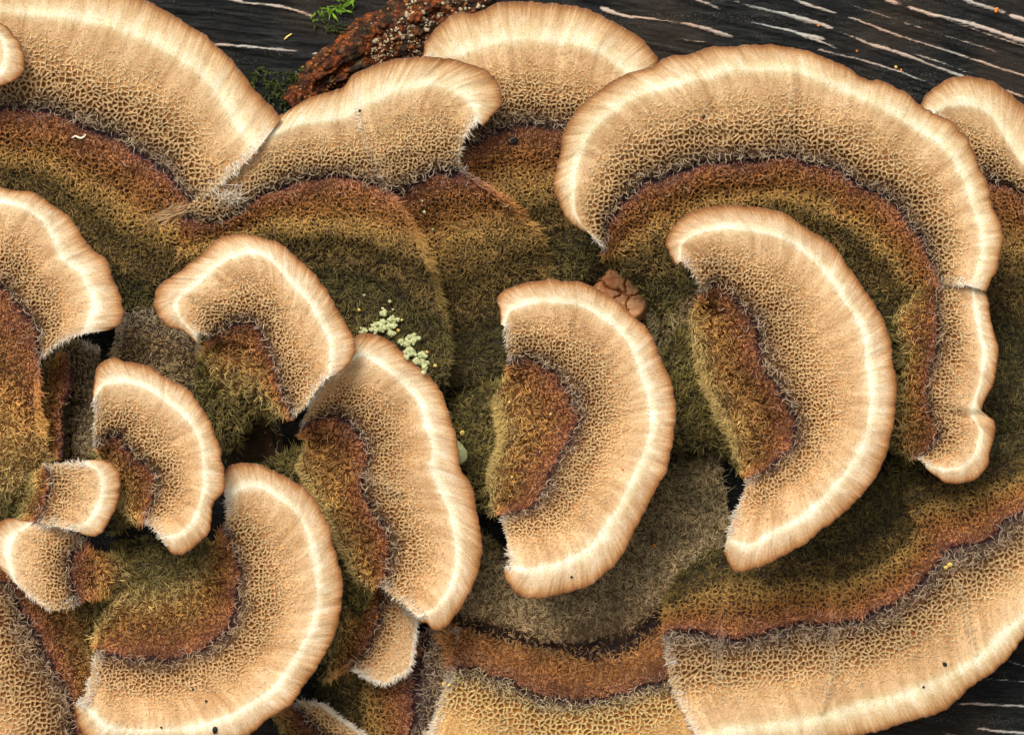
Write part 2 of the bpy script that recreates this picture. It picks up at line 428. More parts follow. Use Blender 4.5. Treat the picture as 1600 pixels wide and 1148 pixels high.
# ------------------------------------------------------------------ brackets
STEP = 2.6
def loft(curves, seed, pal, o):
    """curves: list of (band, height, points) from the foot to the rim -> fields on a grid (rows = foot..rim, cols = along)"""
    rng = np.random.default_rng(seed)
    long_ = max(np.hypot(*np.diff(smooth_curve(c[2], 80), axis=0).T).sum() for c in curves)
    nu = max(12, int(long_ / STEP))
    C = [smooth_curve(c[2], nu) for c in curves]
    Zs = [np.interp(np.linspace(0, 1, nu), np.linspace(0, 1, len(np.atleast_1d(c[1]))), np.atleast_1d(c[1])) * ZS for c in curves]
    V = [c[0] for c in curves]
    if V[-1] == 1.0: Zs[-1] = Zs[-2] - .35 * (Zs[-2] - Zs[-1])          # the growing edge is thin and nearly flat
    if o.get('drop'):
        C.insert(1, C[1] * .86 + C[0] * .14); Zs.insert(1, Zs[1] * (1 - o['drop']) + Zs[0] * o['drop']); V.insert(1, .09)
    # the foot runs on down into the wood
    d = C[0] - C[1]; d /= np.maximum(np.linalg.norm(d, axis=1, keepdims=True), 1e-6)
    C.insert(0, C[0] + d * o.get('skirt', 9)); Zs.insert(0, np.full(nu, -9.0)); V.insert(0, -0.06)
    P = np.stack([np.concatenate([C[i], Zs[i][:, None]], 1) for i in range(len(C))])      # K,nu,3
    K = len(P)
    dd = np.linalg.norm(np.diff(P, axis=0), axis=2)
    s = np.r_[0, np.cumsum(0.65 * dd.mean(1) + 0.35 * dd.max(1))]
    nv = max(10, int(s[-1] / STEP))
    t = np.linspace(0, s[-1], nv)
    # cubic Hermite across the traced curves
    T = np.zeros_like(P)
    sl = np.diff(P, axis=0) / np.diff(s)[:, None, None]
    T[0], T[-1] = sl[0], sl[-1]
    for i in range(1, K - 1):
        h0, h1 = s[i] - s[i - 1], s[i + 1] - s[i]
        T[i] = (sl[i - 1] * h1 + sl[i] * h0) / (h0 + h1) * 0.85
    k = np.clip(np.searchsorted(s, t, side='right') - 1, 0, K - 2)
    h = (s[k + 1] - s[k])[:, None, None]; x = ((t - s[k]) / (s[k + 1] - s[k]))[:, None, None]
    Q = (2 * x ** 3 - 3 * x ** 2 + 1) * P[k] + (x ** 3 - 2 * x ** 2 + x) * h * T[k] + (-2 * x ** 3 + 3 * x ** 2) * P[k + 1] + (x ** 3 - x ** 2) * h * T[k + 1]
    v = np.interp(t, s, V)
    px, py, z = Q[..., 0], Q[..., 1], Q[..., 2]
    Lo = np.hypot(*np.diff(C[-1], axis=0).T)
    arc = np.broadcast_to(np.r_[0, np.cumsum(Lo)][None], px.shape)
    vv = np.broadcast_to(v[:, None], px.shape)
    uu = np.broadcast_to(np.linspace(0, 1, nu)[None], px.shape)
    # wavy rim outline, along the radial direction
    rx, ry = C[-1][:, 0] - C[-2][:, 0], C[-1][:, 1] - C[-2][:, 1]
    rl = np.maximum(np.hypot(rx, ry), 1e-6); rx, ry = rx / rl, ry / rl
    w = (2.6 * fbm(arc / 26, arc * 0, seed, 3) + 1.2 * vnoise(arc / 6.5, arc * 0, seed + 4)) * np.clip((vv - 0.78) / 0.22, 0, 1) ** 1.5 * o.get('wavy', 1.0)
    px = px + rx[None] * w; py = py + ry[None] * w
    # wavy zone borders
    w2 = (4.0 * fbm(px / 45, py / 45, seed + 8, 3)) * sstep(0.05, .2, vv) * sstep(.95, .8, vv)
    px = px + rx[None] * w2; py = py + ry[None] * w2
    vv = vv + (.022 * fbm(arc / 42, vv * 2.5, seed + 14, 3) + .020 * fbm(px / 34, py / 34, seed + 15, 3) + .008 * fbm(px / 9, py / 9, seed + 16, 2)) * sstep(.12, .25, vv) * sstep(.84, .74, vv)
    edge = sstep(0, 26, arc) * sstep(0, 26, arc[:, -1:] - arc)
    hexm = (o.get('hex', .74) > .2) * sstep(.455, .485, vv) * sstep(o.get('hex', .74), .58, vv)            # honeycomb zone
    hexm = hexm + 0.6 * sstep(.40, .33, vv) * sstep(.16, .24, vv) * (pal == 'mature')
    c = o.get('cell', 9.0)
    wx = px + 2.6 * fbm(px / 11, py / 11, seed + 61, 2); wy = py + 2.6 * fbm(px / 11, py / 11, seed + 67, 2)
    d1, d2, _, _ = voronoi(wx, wy, c, seed)
    pit = hexm * sstep(0.10, 0.50, (d2 - d1) / c)
    furm = sstep(.46, .42, vv)
    z = z + 5 * fbm(px / 130, py / 130, seed + 20, 2) * edge
    z = z + (5.0 if pal == 'mature' else 3.2) * fbm(vv * 22, arc / 400, seed + 24, 2) * sstep(0.02, .1, vv) * sstep(.74, .58, vv)
    z = z - 4.5 * np.exp(-((vv - .449) / .010) ** 2) * edge
    z = z + 3.0 * sstep(.45, .5, vv)
    z = z - 2.2 * pit
    z = z + furm * (1.8 * fbm(px / 7, py / 7, seed + 30, 2) + 3.0 * fbm(px / 26, py / 26, seed + 33, 2))
    z = z + sstep(.78, .93, vv) * (1.3 * fbm(arc / 9, vv * 5, seed + 36, 2) + 2.6 * fbm(arc / 38, vv * 4, seed + 37, 2))
    z = z + 0.5 * fbm(px / 4, py / 4, seed + 39, 2) * sstep(.46, .5, vv) * sstep(.86, .8, vv)
    z = z - (6 + o.get('bowl', 0)) * np.exp(-((vv - .31) / .055) ** 2) * edge
    stain = np.zeros_like(z)
    if o.get('groove'):
        a_, b_ = o['groove']; stain = sstep(a_ - .015, a_ + .01, vv) * sstep(b_ + .008, b_ - .006, vv) * (.75 + .25 * fbm(px / 9, py / 9, seed + 81, 2))
    pale = np.zeros_like(z)
    for side in (0, 1):
        if side in o.get('noside', ()): continue
        q = 0 if side == 0 else -1
        dist = np.hypot(px - px[:, q:][:, :1] if side else px - px[:, :1], py - py[:, q:][:, :1] if side else py - py[:, :1])
        pale = np.maximum(pale, np.exp(-(dist / (8 + 4 * fbm(px / 14, py / 14, seed + 83, 2))) ** 2) * sstep(.44, .54, vv) * sstep(.98, .9, vv))
    seam = np.zeros_like(z)
    for pts, amp, wd in o.get('seams', []):
        q = smooth_curve(pts, 40)
        dist = np.full(px.shape, 1e9)
        near = (px > q[:, 0].min() - 40) & (px < q[:, 0].max() + 40) & (py > q[:, 1].min() - 40) & (py < q[:, 1].max() + 40)
        if near.any():
            ax, ay = px[near], py[near]; best = np.full(ax.shape, 1e9)
            for a in q: best = np.minimum(best, np.hypot(ax - a[0], ay - a[1]))
            dist[near] = best
            z = z + amp * np.exp(-(dist / wd) ** 2)
            seam = np.maximum(seam, np.exp(-(dist / (wd * .8)) ** 2))
    return dict(px=px, py=py, z=z, v=v, vv=vv, arc=arc, uu=uu, pit=pit, stain=stain, pale=pale, seam=seam, nu=nu, nv=nv, pal=pal, seed=seed, o=o, rad=(rx, ry))

def normals_of(W):
    du = np.gradient(W, axis=1); dv = np.gradient(W, axis=0)
    n = np.cross(du, dv)
    n /= np.maximum(np.linalg.norm(n, axis=-1, keepdims=True), 1e-12)
    if n[..., 2].mean() < 0: n = -n
    return n

def sample(L, dens, rng):
    """random points on the lofted grid; dens(vv) is strands per square pixel"""
    px, py, z, vv = L['px'], L['py'], L['z'], L['vv']
    e1 = np.stack([px[:-1, 1:] - px[:-1, :-1], py[:-1, 1:] - py[:-1, :-1], z[:-1, 1:] - z[:-1, :-1]], -1)
    e2 = np.stack([px[1:, :-1] - px[:-1, :-1], py[1:, :-1] - py[:-1, :-1], z[1:, :-1] - z[:-1, :-1]], -1)
    area = np.minimum(np.linalg.norm(np.cross(e1, e2), axis=-1), 30)
    w = area * dens(vv[:-1, :-1])
    cw = np.cumsum(w.ravel()); n = int(cw[-1])
    if n < 1: return None
    k = np.searchsorted(cw, rng.random(n) * cw[-1])
    k = np.minimum(k, w.size - 1)
    i, j = np.divmod(k, w.shape[1])
    a, b = rng.random(n), rng.random(n)
    def f(A):
        return A[i, j] * (1 - a) * (1 - b) + A[i, j + 1] * (1 - a) * b + A[i + 1, j] * a * (1 - b) + A[i + 1, j + 1] * a * b
    return f, n, (i, j)

def strands(p0, d1, d2, d3, r):
    """four-point strands in pixel space from offsets, tapering"""
    P = np.stack([p0, p0 + d1, p0 + d2, p0 + d3], 1)
    R = np.stack([r, r * 0.92, r * 0.7, r * 0.22], 1)
    return P, R

def hairs(L):
    rng = np.random.default_rng(L['seed'] + 500)
    seed, o, pal = L['seed'], L['o'], L['pal']
    c = o.get('cell', 9.0)
    hx = o.get('hex', .74)
    rx, ry = L['rad']
    out = []
    RX = np.broadcast_to(rx[None], L['px'].shape); RY = np.broadcast_to(ry[None], L['px'].shape)
    def add(P, R, band, white=0.0, tint=None):
        n = len(P)
        out.append((P, R, band, np.broadcast_to(white, (n,)).copy(), rng.uniform(.75, 1.12, n) if tint is None else tint))
    # 1. felted cell walls (honeycomb)
    second = 0.5 * (pal == 'mature')
    f = sample(L, lambda v: 0.42 * ((hx > .2) * (.05 * sstep(.456, .47, v) + .95 * sstep(.482, .575, v)) * sstep(hx + .05, .58, v) + second * sstep(.40, .33, v) * sstep(.14, .24, v)), rng)
    if f:
        f, n, _ = f
        x, y, z, v = f(L['px']), f(L['py']), f(L['z']), f(L['vv'])
        ox = 2.6 * fbm(x / 11, y / 11, seed + 61, 2); oy = 2.6 * fbm(x / 11, y / 11, seed + 67, 2)
        d1, d2, s1, s2 = voronoi(x + ox, y + oy, c, seed)
        m = (d2 - d1) < 0.26 * c
        x, y, z, v, s1, s2, ox, oy = [q[m] for q in (x, y, z, v, s1, s2, ox, oy)]
        nn = s2 - s1; nn /= np.linalg.norm(nn, axis=1, keepdims=True)
        mid = (s1 + s2) / 2
        off = (x + ox - mid[:, 0]) * nn[:, 0] + (y + oy - mid[:, 1]) * nn[:, 1]
        x = x - off * nn[:, 0]; y = y - off * nn[:, 1]
        n = len(x)
        sg = rng.choice([-1, 1], n)
        tx, ty = -nn[:, 1] * sg, nn[:, 0] * sg
        ln = c * rng.uniform(0.5, 1.0, n)
        up = rng.uniform(1.0, 4.2, n) * (1 - 0.6 * sstep(.56, .7, v))
        jx, jy = rng.normal(0, .8, n), rng.normal(0, .8, n)
        p0 = np.stack([x - tx * ln / 2, y - ty * ln / 2, z - 1.0], 1)
        P, R = strands(p0, np.stack([tx * ln * .33 + jx, ty * ln * .33 + jy, 1 + up * .8], 1), np.stack([tx * ln * .68 - jx, ty * ln * .68 - jy, 1 + up], 1),
                       np.stack([tx * ln + jx, ty * ln + jy, 1 + up * rng.uniform(.3, 1.1, n)], 1), rng.uniform(.42, .85, n))
        add(P, R, v)
    # 2. fur on the brown and old zones
    fd = o.get('fur', 0.15)
    f = sample(L, (lambda v: fd + 0 * v) if pal == 'old' else lambda v: fd * (sstep(.445, .428, v) * (1 + .9 * sstep(.31, .37, v)) + 1.1 * sstep(.448, .458, v) * sstep(.53, .48, v)) * (0.35 + 0.65 * sstep(-.05, .04, v)), rng)
    if f:
        f, n, _ = f
        x, y, z, v = f(L['px']), f(L['py']), f(L['z']), f(L['vv']); fx, fy = f(RX), f(RY)
        ok = rng.random(n) > 1.15 * f(L['stain']); x, y, z, v, fx, fy = [q[ok] for q in (x, y, z, v, fx, fy)]; n = len(x)
        ang = math.pi * 1.6 * fbm(x / 12, y / 12, seed + 71, 2) + rng.normal(0, .7, n)
        lean = np.where(v > .30, -0.15, -0.55)
        dx = np.cos(ang) + fx * lean; dy = np.sin(ang) + fy * lean
        dl = np.maximum(np.hypot(dx, dy), .2); dx, dy = dx / dl, dy / dl
        tc = o.get('tuft', 8.0)
        _, _, c1, _ = voronoi(x, y, tc, seed + 90)
        tw = rng.uniform(.0, 1.0, n)
        qx, qy = (c1[:, 0] - x) / tc * 1.6, (c1[:, 1] - y) / tc * 1.6
        dx, dy = dx * (1 - .65 * tw) + qx * tw, dy * (1 - .65 * tw) + qy * tw
        ln = rng.uniform(4, 10, n) * (1 + .2 * sstep(.25, .05, v)) * o.get('furlen', 1.0)
        ln = ln * (1 - .45 * sstep(.30, .36, v))
        up = rng.uniform(.35, .95, n)
        cu = rng.normal(0, .55, n); cx, cy = -dy * cu, dx * cu
        p0 = np.stack([x, y, z - 1], 1)
        P, R = strands(p0, np.stack([dx * ln * .22, dy * ln * .22, ln * .33 * up + 1], 1), np.stack([(dx * .58 + cx * .5) * ln, (dy * .58 + cy * .5) * ln, ln * .55 * up + 1], 1),
                       np.stack([(dx + cx) * ln, (dy + cy) * ln, ln * .6 * up + 1], 1), rng.uniform(.34, .74, n) * (1 - .15 * sstep(.30, .36, v)))
        add(P, R, np.clip(v, 0, 1), 0.0, (.34 + 1.05 * rng.random(n) ** 1.8) * (1 + .55 * fbm(x / 30, y / 30, seed + 95, 3)))
    if o.get('drop'):
        f = sample(L, lambda v: .22 * sstep(.115, .14, v) * sstep(.20, .165, v), rng)
        f, n, _ = f
        x, y, z, v = f(L['px']), f(L['py']), f(L['z']), f(L['vv']); fx, fy = f(RX), f(RY)
        an = np.arctan2(-fy, -fx) + rng.normal(0, .6, n); ln = rng.uniform(5, 12, n)
        p0 = np.stack([x, y, z - 1], 1)
        P, R = strands(p0, np.stack([np.cos(an) * ln * .3, np.sin(an) * ln * .3, ln * .25], 1), np.stack([np.cos(an) * ln * .65, np.sin(an) * ln * .65, ln * .3], 1),
                       np.stack([np.cos(an) * ln, np.sin(an) * ln, ln * .2], 1), rng.uniform(.35, .65, n))
        add(P, R, np.full(n, .175), 0.0, rng.uniform(.6, 1.25, n))
    # 3. loose pale strands along the dark line
    f = sample(L, lambda v: 0.024 * sstep(.446, .458, v) * sstep(.53, .48, v) + .0016 * sstep(.3, .4, v) * sstep(.5, .45, v), rng)
    if f:
        f, n, _ = f
        x, y, z, v = f(L['px']), f(L['py']), f(L['z']), f(L['vv'])
        ang = rng.uniform(0, 2 * math.pi, n); ln = rng.uniform(8, 15, n); tw = rng.normal(0, .8, n)
        p0 = np.stack([x, y, z - 1], 1)
        P, R = strands(p0, np.stack([np.cos(ang) * ln * .3, np.sin(ang) * ln * .3, ln * .3], 1), np.stack([np.cos(ang + tw * .5) * ln * .65, np.sin(ang + tw * .5) * ln * .65, ln * .4], 1),
                       np.stack([np.cos(ang + tw) * ln, np.sin(ang + tw) * ln, ln * .3], 1), rng.uniform(.45, .75, n))
        add(P, R, v + .04, .3 * rng.random(n))
    # 4. white fringe on the cut side edges
    for side in (0, 1):
        if side in o.get('noside', ()): continue
        j = 0 if side == 0 else -1; jn = 3 if side == 0 else -4
        ex, ey, ez, ev = L['px'][:, j], L['py'][:, j], L['z'][:, j], L['v']
        ix, iy = L['px'][:, jn], L['py'][:, jn]
        seglen = np.r_[np.hypot(np.diff(ex), np.diff(ey)), 0]
        dens = seglen * 3.4 * sstep(.0, .1, ev) * sstep(.985, .90, ev)
        n = int(dens.sum())
        if n < 4: continue
        k = np.minimum(np.searchsorted(np.cumsum(dens), rng.random(n) * dens.sum()), len(ev) - 2)
        a = rng.random(n)
        L_ = lambda A: A[k] * (1 - a) + A[k + 1] * a
        x, y, z, v = L_(ex), L_(ey), L_(ez), L_(ev)
        ox, oy = L_(ex) - L_(ix), L_(ey) - L_(iy)
        ol = np.maximum(np.hypot(ox, oy), 1e-6); ox, oy = ox / ol, oy / ol
        an = rng.normal(0, .45, n); dx = ox * np.cos(an) - oy * np.sin(an); dy = ox * np.sin(an) + oy * np.cos(an)
        ln = (3 + 10 * rng.random(n) ** 1.6) * (1 - .55 * sstep(.8, .95, v)) * (.75 + .5 * vnoise(x / 9, y / 9, seed + 55)) * (1 + .5 * sstep(.45, .38, v)); back = 16 * rng.random(n) ** 1.7
        zz = rng.uniform(-6, 1, n)
        p0 = np.stack([x - ox * back, y - oy * back, z + np.where(back > 2, -0.5, zz)], 1)
        P, R = strands(p0, np.stack([dx * ln * .3, dy * ln * .3, ln * .18], 1), np.stack([dx * ln * .65, dy * ln * .65, ln * .2], 1),
                       np.stack([dx * ln, dy * ln, ln * rng.uniform(-.2, .25, n)], 1), rng.uniform(.4, .75, n))
        add(P, R, np.clip(v, 0, 1), np.clip(sstep(.40, .55, v) * rng.uniform(.2, .85, n), 0, 1), np.where(v < .42, rng.uniform(.8, 1.4, n), rng.uniform(.6, 1.05, n)))
    if o.get('hem'):
        dens = np.r_[np.hypot(np.diff(L['px'][-1]), np.diff(L['py'][-1])), 0] * 3.0
        n = int(dens.sum()); k = np.minimum(np.searchsorted(np.cumsum(dens), rng.random(n) * dens.sum()), len(dens) - 2)
        x, y, z = L['px'][-1][k], L['py'][-1][k], L['z'][-1][k]
        an = np.arctan2(ry[k], rx[k]) + rng.normal(0, .45, n); ln = rng.uniform(4, 11, n); back = rng.uniform(0, 7, n)
        p0 = np.stack([x - rx[k] * back, y - ry[k] * back, z + np.where(back > 2, -.5, rng.uniform(-6, 1, n))], 1)
        P, R = strands(p0, np.stack([np.cos(an) * ln * .3, np.sin(an) * ln * .3, ln * .15], 1), np.stack([np.cos(an) * ln * .65, np.sin(an) * ln * .65, ln * .18], 1),
                       np.stack([np.cos(an) * ln, np.sin(an) * ln, ln * rng.uniform(-.2, .2, n)], 1), rng.uniform(.4, .75, n))
        add(P, R, np.full(n, .79), rng.uniform(.3, .9, n) * o['hem'])
    # 5. fine nap fading towards the margin
    f = sample(L, lambda v: .06 * sstep(.55, .66, v) * sstep(.845, .76, v), rng)
    if f:
        f, n, _ = f
        x, y, z, v = f(L['px']), f(L['py']), f(L['z']), f(L['vv']); fx, fy = f(RX), f(RY)
        ang = rng.uniform(0, 2 * math.pi, n); ln = rng.uniform(2.0, 5.0, n)
        dx, dy = np.cos(ang) + fx * .8, np.sin(ang) + fy * .8
        p0 = np.stack([x, y, z - .3], 1)
        P, R = strands(p0, np.stack([dx * ln * .3, dy * ln * .3, ln * .2], 1), np.stack([dx * ln * .6, dy * ln * .6, ln * .22], 1),
                       np.stack([dx * ln, dy * ln, ln * .15], 1), rng.uniform(.25, .45, n))
        add(P, R, v - .02, 0.0, rng.uniform(.5, 1.0, n))
    # 6. tufts on the radial folds
    if L['seam'].max() > .3:
        keep = L['seam']
        f = sample(L, lambda v: .22 * sstep(.84, .72, v) + 0 * v, rng)
        if f:
            f, n, _ = f
            s = f(keep); m = (rng.random(n) < s * o.get('seamhair', .8))
            x, y, z, v = [f(L[q])[m] for q in ('px', 'py', 'z', 'vv')]
            n = len(x)
            if n > 3:
                ang = rng.uniform(0, 2 * math.pi, n); ln = rng.uniform(4, 9, n)
                p0 = np.stack([x, y, z - .5], 1)
                P, R = strands(p0, np.stack([np.cos(ang) * ln * .3, np.sin(ang) * ln * .3, ln * .3], 1), np.stack([np.cos(ang) * ln * .65, np.sin(ang) * ln * .65, ln * .4], 1),
                               np.stack([np.cos(ang) * ln, np.sin(ang) * ln, ln * .4], 1), rng.uniform(.35, .65, n))
                add(P, R, v, .2 * rng.random(n) * sstep(.2, .45, v))
    P = np.concatenate([a[0] for a in out]); R = np.concatenate([a[1] for a in out])
    b, w, t = [np.concatenate([a[i] for a in out]) for i in (2, 3, 4)]
    return P, R, b, w, t

HAIRS = 0
def bracket(label, lobes, group=None, name='bracket_fungus', cat='fungus'):
    """one fungus bracket: an Empty at its foot, with its zones (each with its felt) and pored underside as parts"""
    global HAIRS
    root = None
    for curves, pal, seed, o in lobes:
        L = loft(curves, seed, pal, o)
        W = to_world(L['px'], L['py'], L['z'])
        if root is None:
            fx, fy = np.mean(L['px'][0]), np.mean(L['py'][0])
            org = to_world(np.array(fx), np.array(fy), np.array(0.0))
            root = empty(name, org)
            tag(root, label, cat, group)
        N = normals_of(W)
        v = L['v']
        # splits between the zones
        cuts = [0]
        names = []
        for lim, nm in ((.10, 'foot'), (.448, 'velvet_brown_zone'), (.80, 'tan_felt_zone'), (9, 'pale_margin')):
            k = int(np.searchsorted(v, lim)) if lim < 2 else L['nv'] - 1
            k = min(k, L['nv'] - 1)
            if k - cuts[-1] >= 2 or (lim > 2 and k > cuts[-1]):
                names.append((nm, cuts[-1], k)); cuts.append(k)
        # rounded rim rows under the last row
        rx, ry = L['rad']
        rim = []
        for dr, dz in ((.9, -1.2), (.8, -3.2), (-.6, -5.5)):
            rim.append(to_world(L['px'][-1] + rx * dr, L['py'][-1] + ry * dr, L['z'][-1] + dz))
        flip = None
        P, R, hb, hw, ht = hairs(L)
        HAIRS += len(P)
        PW = to_world(P[..., 0], P[..., 1], P[..., 2]); RW = R * S
        for nm, a, b in names:
            w = W[a:b + 1]; n = N[a:b + 1]; nr = b - a + 1
            band, arc, pit, stn = L['vv'][a:b + 1], L['arc'][a:b + 1], L['pit'][a:b + 1], L['stain'][a:b + 1] - L['pale'][a:b + 1]
            if nm == 'pale_margin':
                w = np.concatenate([w, np.stack(rim)]); nr += 3
                n = normals_of(w)
                band = np.concatenate([band, np.full((3, L['nu']), v[-1])]); arc = np.concatenate([arc, L['arc'][-3:]]); pit = np.concatenate([pit, np.zeros((3, L['nu']))]); stn = np.concatenate([stn, np.zeros((3, L['nu']))])
                n[:max(1, nr - 5)] = N[a:b + 1][:max(1, nr - 5)]
                # rim normals must turn outwards and down
                outn = np.stack([rx, -ry, 0 * rx], -1)
                n[-3] = .6 * outn + .6 * np.array([0, 0, 1]); n[-2] = outn; n[-1] = outn * .7 + np.array([0, 0, -.7])
                n /= np.linalg.norm(n, axis=-1, keepdims=True)
            if flip is None:
                q = np.cross(W[0, 1] - W[0, 0], W[1, 0] - W[0, 0])
                gx = np.cross(np.gradient(W, axis=1), np.gradient(W, axis=0))[..., 2].mean()
                flip = gx < 0
            part = mesh_obj(nm, w.reshape(-1, 3), grid_faces(nr, L['nu'], flip), SURF[pal], root, org,
                            {'band': band, 'arc': arc, 'pit': pit, 'stain': stn}, n)
            lo = -9 if a == 0 else v[a]; hi = 9 if b == L['nv'] - 1 else v[b]
            m = (hb >= lo) & (hb < hi)
            if m.sum() > 3:
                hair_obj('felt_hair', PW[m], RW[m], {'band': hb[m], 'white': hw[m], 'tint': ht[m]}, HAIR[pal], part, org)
        # pored underside, closed against the top at the sides
        if o.get('under', True):
            cu = np.unique(np.linspace(0, L['nu'] - 1, max(6, L['nu'] // 4)).astype(int))
            k0 = int(np.searchsorted(v, max(.05, v[0])))
            cv = np.unique(np.linspace(k0, L['nv'] - 1, max(5, (L['nv'] - k0) // 5)).astype(int))
            th = 5.5 + 26 * (1 - (v[cv] - v[cv][0]) / (v[cv][-1] - v[cv][0] + 1e-9)) ** 1.3
            ii, jj = np.meshgrid(cv, cu, indexing='ij')
            ux, uy, uz = L['px'][ii, jj].copy(), L['py'][ii, jj].copy(), L['z'][ii, jj] - th[:, None]
            ux[-1] -= .6 * rx[cu]; uy[-1] -= .6 * ry[cu]
            und = to_world(ux, uy, uz)
            und = np.concatenate([W[cv, 0][:, None], und, W[cv, -1][:, None]], 1)
            mesh_obj('pore_surface', und.reshape(-1, 3), grid_faces(und.shape[0], und.shape[1], not flip), PORE, root, org)
    return root

GRP = 'overlapping fungus brackets on the log'
# ---- the traced brackets: (band, height, points along the arc), foot to rim
# A: large bracket in the top left corner
bracket('very wide zoned bracket with a pale worm-like fleck on its russet band', [([
  (0.0, 40, [(-110, 420), (0, 405), (100, 455), (170, 500), (220, 520), (270, 480), (318, 420)]),
  (.12, 85, [(-120, 335), (0, 295), (70, 322), (130, 375), (190, 425), (250, 435), (312, 385)]),
  (.28, 108, [(-120, 265), (0, 238), (70, 250), (140, 280), (200, 320), (250, 355), (316, 355)]),
  (.448, 135, [(-120, 195), (0, 170), (44, 172), (88, 180), (136, 194), (177, 214), (217, 238), (258, 268), (282, 295), (311, 323)]),
  (.85, 165, [(-120, 45), (-60, 28), (0, 20), (51, 22), (112, 29), (177, 44), (231, 63), (282, 92), (312, 115), (340, 146), (366, 190), (400, 236)]),
  (1.0, 152, [(-125, 10), (-60, -8), (0, -14), (60, -16), (120, -16), (180, -10), (221, 0), (258, 17), (289, 37), (316, 51), (335, 71), (360, 92), (374, 112), (397, 139), (421, 163), (440, 185)])],
  'mature', 11, dict(cell=8, noside=(0,)))], GRP)
# small one at the very left of A
bracket('small pale rounded bracket tip lying over the widest bracket', [([
  (.3, 150, [(-90, 60), (-95, 95), (-80, 130)]),
  (.62, 175, [(-50, 45), (-40, 90), (-45, 130)]),
  (.85, 192, [(-22, 34), (2, 62), (8, 92), (0, 112), (-22, 130)]),
  (1.0, 186, [(-15, 30), (0, 37), (18, 52), (32, 72), (39, 95), (37, 110), (22, 124), (2, 134), (-18, 143)])], 'fresh', 12, dict(cell=6))], GRP)
# B: two-lobed bracket
bracket('two-lobed bracket split by a pale radial seam, with pale green lichen on its olive base', [
 ([(0.0, [45, 45, 50, 78], [(265, 545), (430, 560), (550, 590), (630, 612), (693, 606)]),
   (.10, [78, 78, 84, 112], [(262, 455), (410, 435), (500, 425), (600, 445), (702, 520)]),
   (.28, [108, 108, 110, 126], [(275, 388), (420, 350), (500, 345), (580, 352), (661, 380)]),
   (.448, 124, [(285, 340), (320, 346), (350, 342), (378, 331), (408, 306), (452, 289), (510, 280), (545, 280), (574, 289), (612, 300)]),
   (.85, 150, [(338, 275), (385, 236), (445, 203), (475, 193), (520, 186), (545, 178), (563, 168)]),
   (1.0, 138, [(385, 205), (415, 190), (441, 179), (465, 163), (486, 153), (510, 144), (536, 137), (548, 121), (562, 113)])], 'mature', 13,
   dict(cell=6.6, noside=(0,), furlen=1.1)),
 ([(0.0, 30, [(690, 615), (735, 612), (785, 600)]),
   (.12, 32, [(690, 520), (750, 500), (815, 470), (858, 440)]),
   (.28, [66, 80, 80], [(650, 372), (710, 365), (780, 345), (832, 352)]),
   (.40, [104, 110, 112], [(622, 318), (660, 305), (715, 292), (778, 302)]),
   (.448, 124, [(610, 300), (635, 292), (666, 277), (696, 268), (728, 268)]),
   (.85, 152, [(561, 168), (598, 149), (639, 138), (679, 134), (713, 143), (737, 162), (745, 190)]),
   (1.0, 142, [(562, 113), (582, 105), (608, 95), (659, 89), (693, 91), (724, 98), (751, 105), (768, 117), (783, 146), (781, 166), (768, 183), (754, 197)])], 'mature', 14,
   dict(cell=6.2, noside=(0,), furlen=1.05, seams=[([(561, 150), (564, 190), (581, 238), (608, 282)], 2.5, 4)], seamhair=1.0)),
 ], GRP)
# C: behind, top centre
bracket('broad smooth-rimmed bracket beside the crumbling bark, half hidden by two others', [([
  (0.0, 15, [(785, 405), (850, 448), (900, 452), (945, 425), (975, 380)]),
  (.15, 45, [(755, 330), (810, 350), (860, 350), (920, 330), (985, 300)]),
  (.448, 82, [(718, 240), (747, 220), (768, 207), (802, 197), (836, 197), (876, 204), (930, 220), (985, 250)]),
  (.85, 104, [(668, 97), (707, 87), (737, 80), (768, 68), (819, 61), (870, 63), (910, 71), (951, 92), (982, 112), (1006, 122)]),
  (1.0, 96, [(661, 86), (664, 70), (673, 54), (700, 31), (720, 20), (741, 22), (775, 7), (819, 3), (853, 5), (893, 10), (931, 22), (972, 44), (1005, 65), (1027, 92), (1022, 112)])],
  'mature', 15, dict(cell=6.8, hex=.70))], GRP)
# AA: top right
bracket('small bracket with pale greenish rim and dark base beside the largest curved bracket', [([
  (0.0, 8, [(1490, 680), (1550, 700), (1600, 720), (1660, 740)]),
  (.12, 35, [(1490, 440), (1540, 470), (1590, 490), (1660, 520)]),
  (.40, 68, [(1478, 290), (1530, 300), (1570, 300), (1610, 315), (1665, 350)]),
  (.60, 82, [(1470, 220), (1510, 220), (1550, 240), (1590, 280), (1660, 330)]),
  (.85, 98, [(1455, 180), (1480, 166), (1515, 164), (1545, 178), (1568, 208), (1585, 236), (1605, 262), (1650, 310)]),
  (1.0, 90, [(1437, 170), (1440, 160), (1451, 146), (1468, 131), (1491, 121), (1519, 121), (1546, 126), (1570, 139), (1587, 153), (1602, 168), (1630, 205), (1670, 280)])],
  'mature', 16, dict(cell=6.4))], GRP)
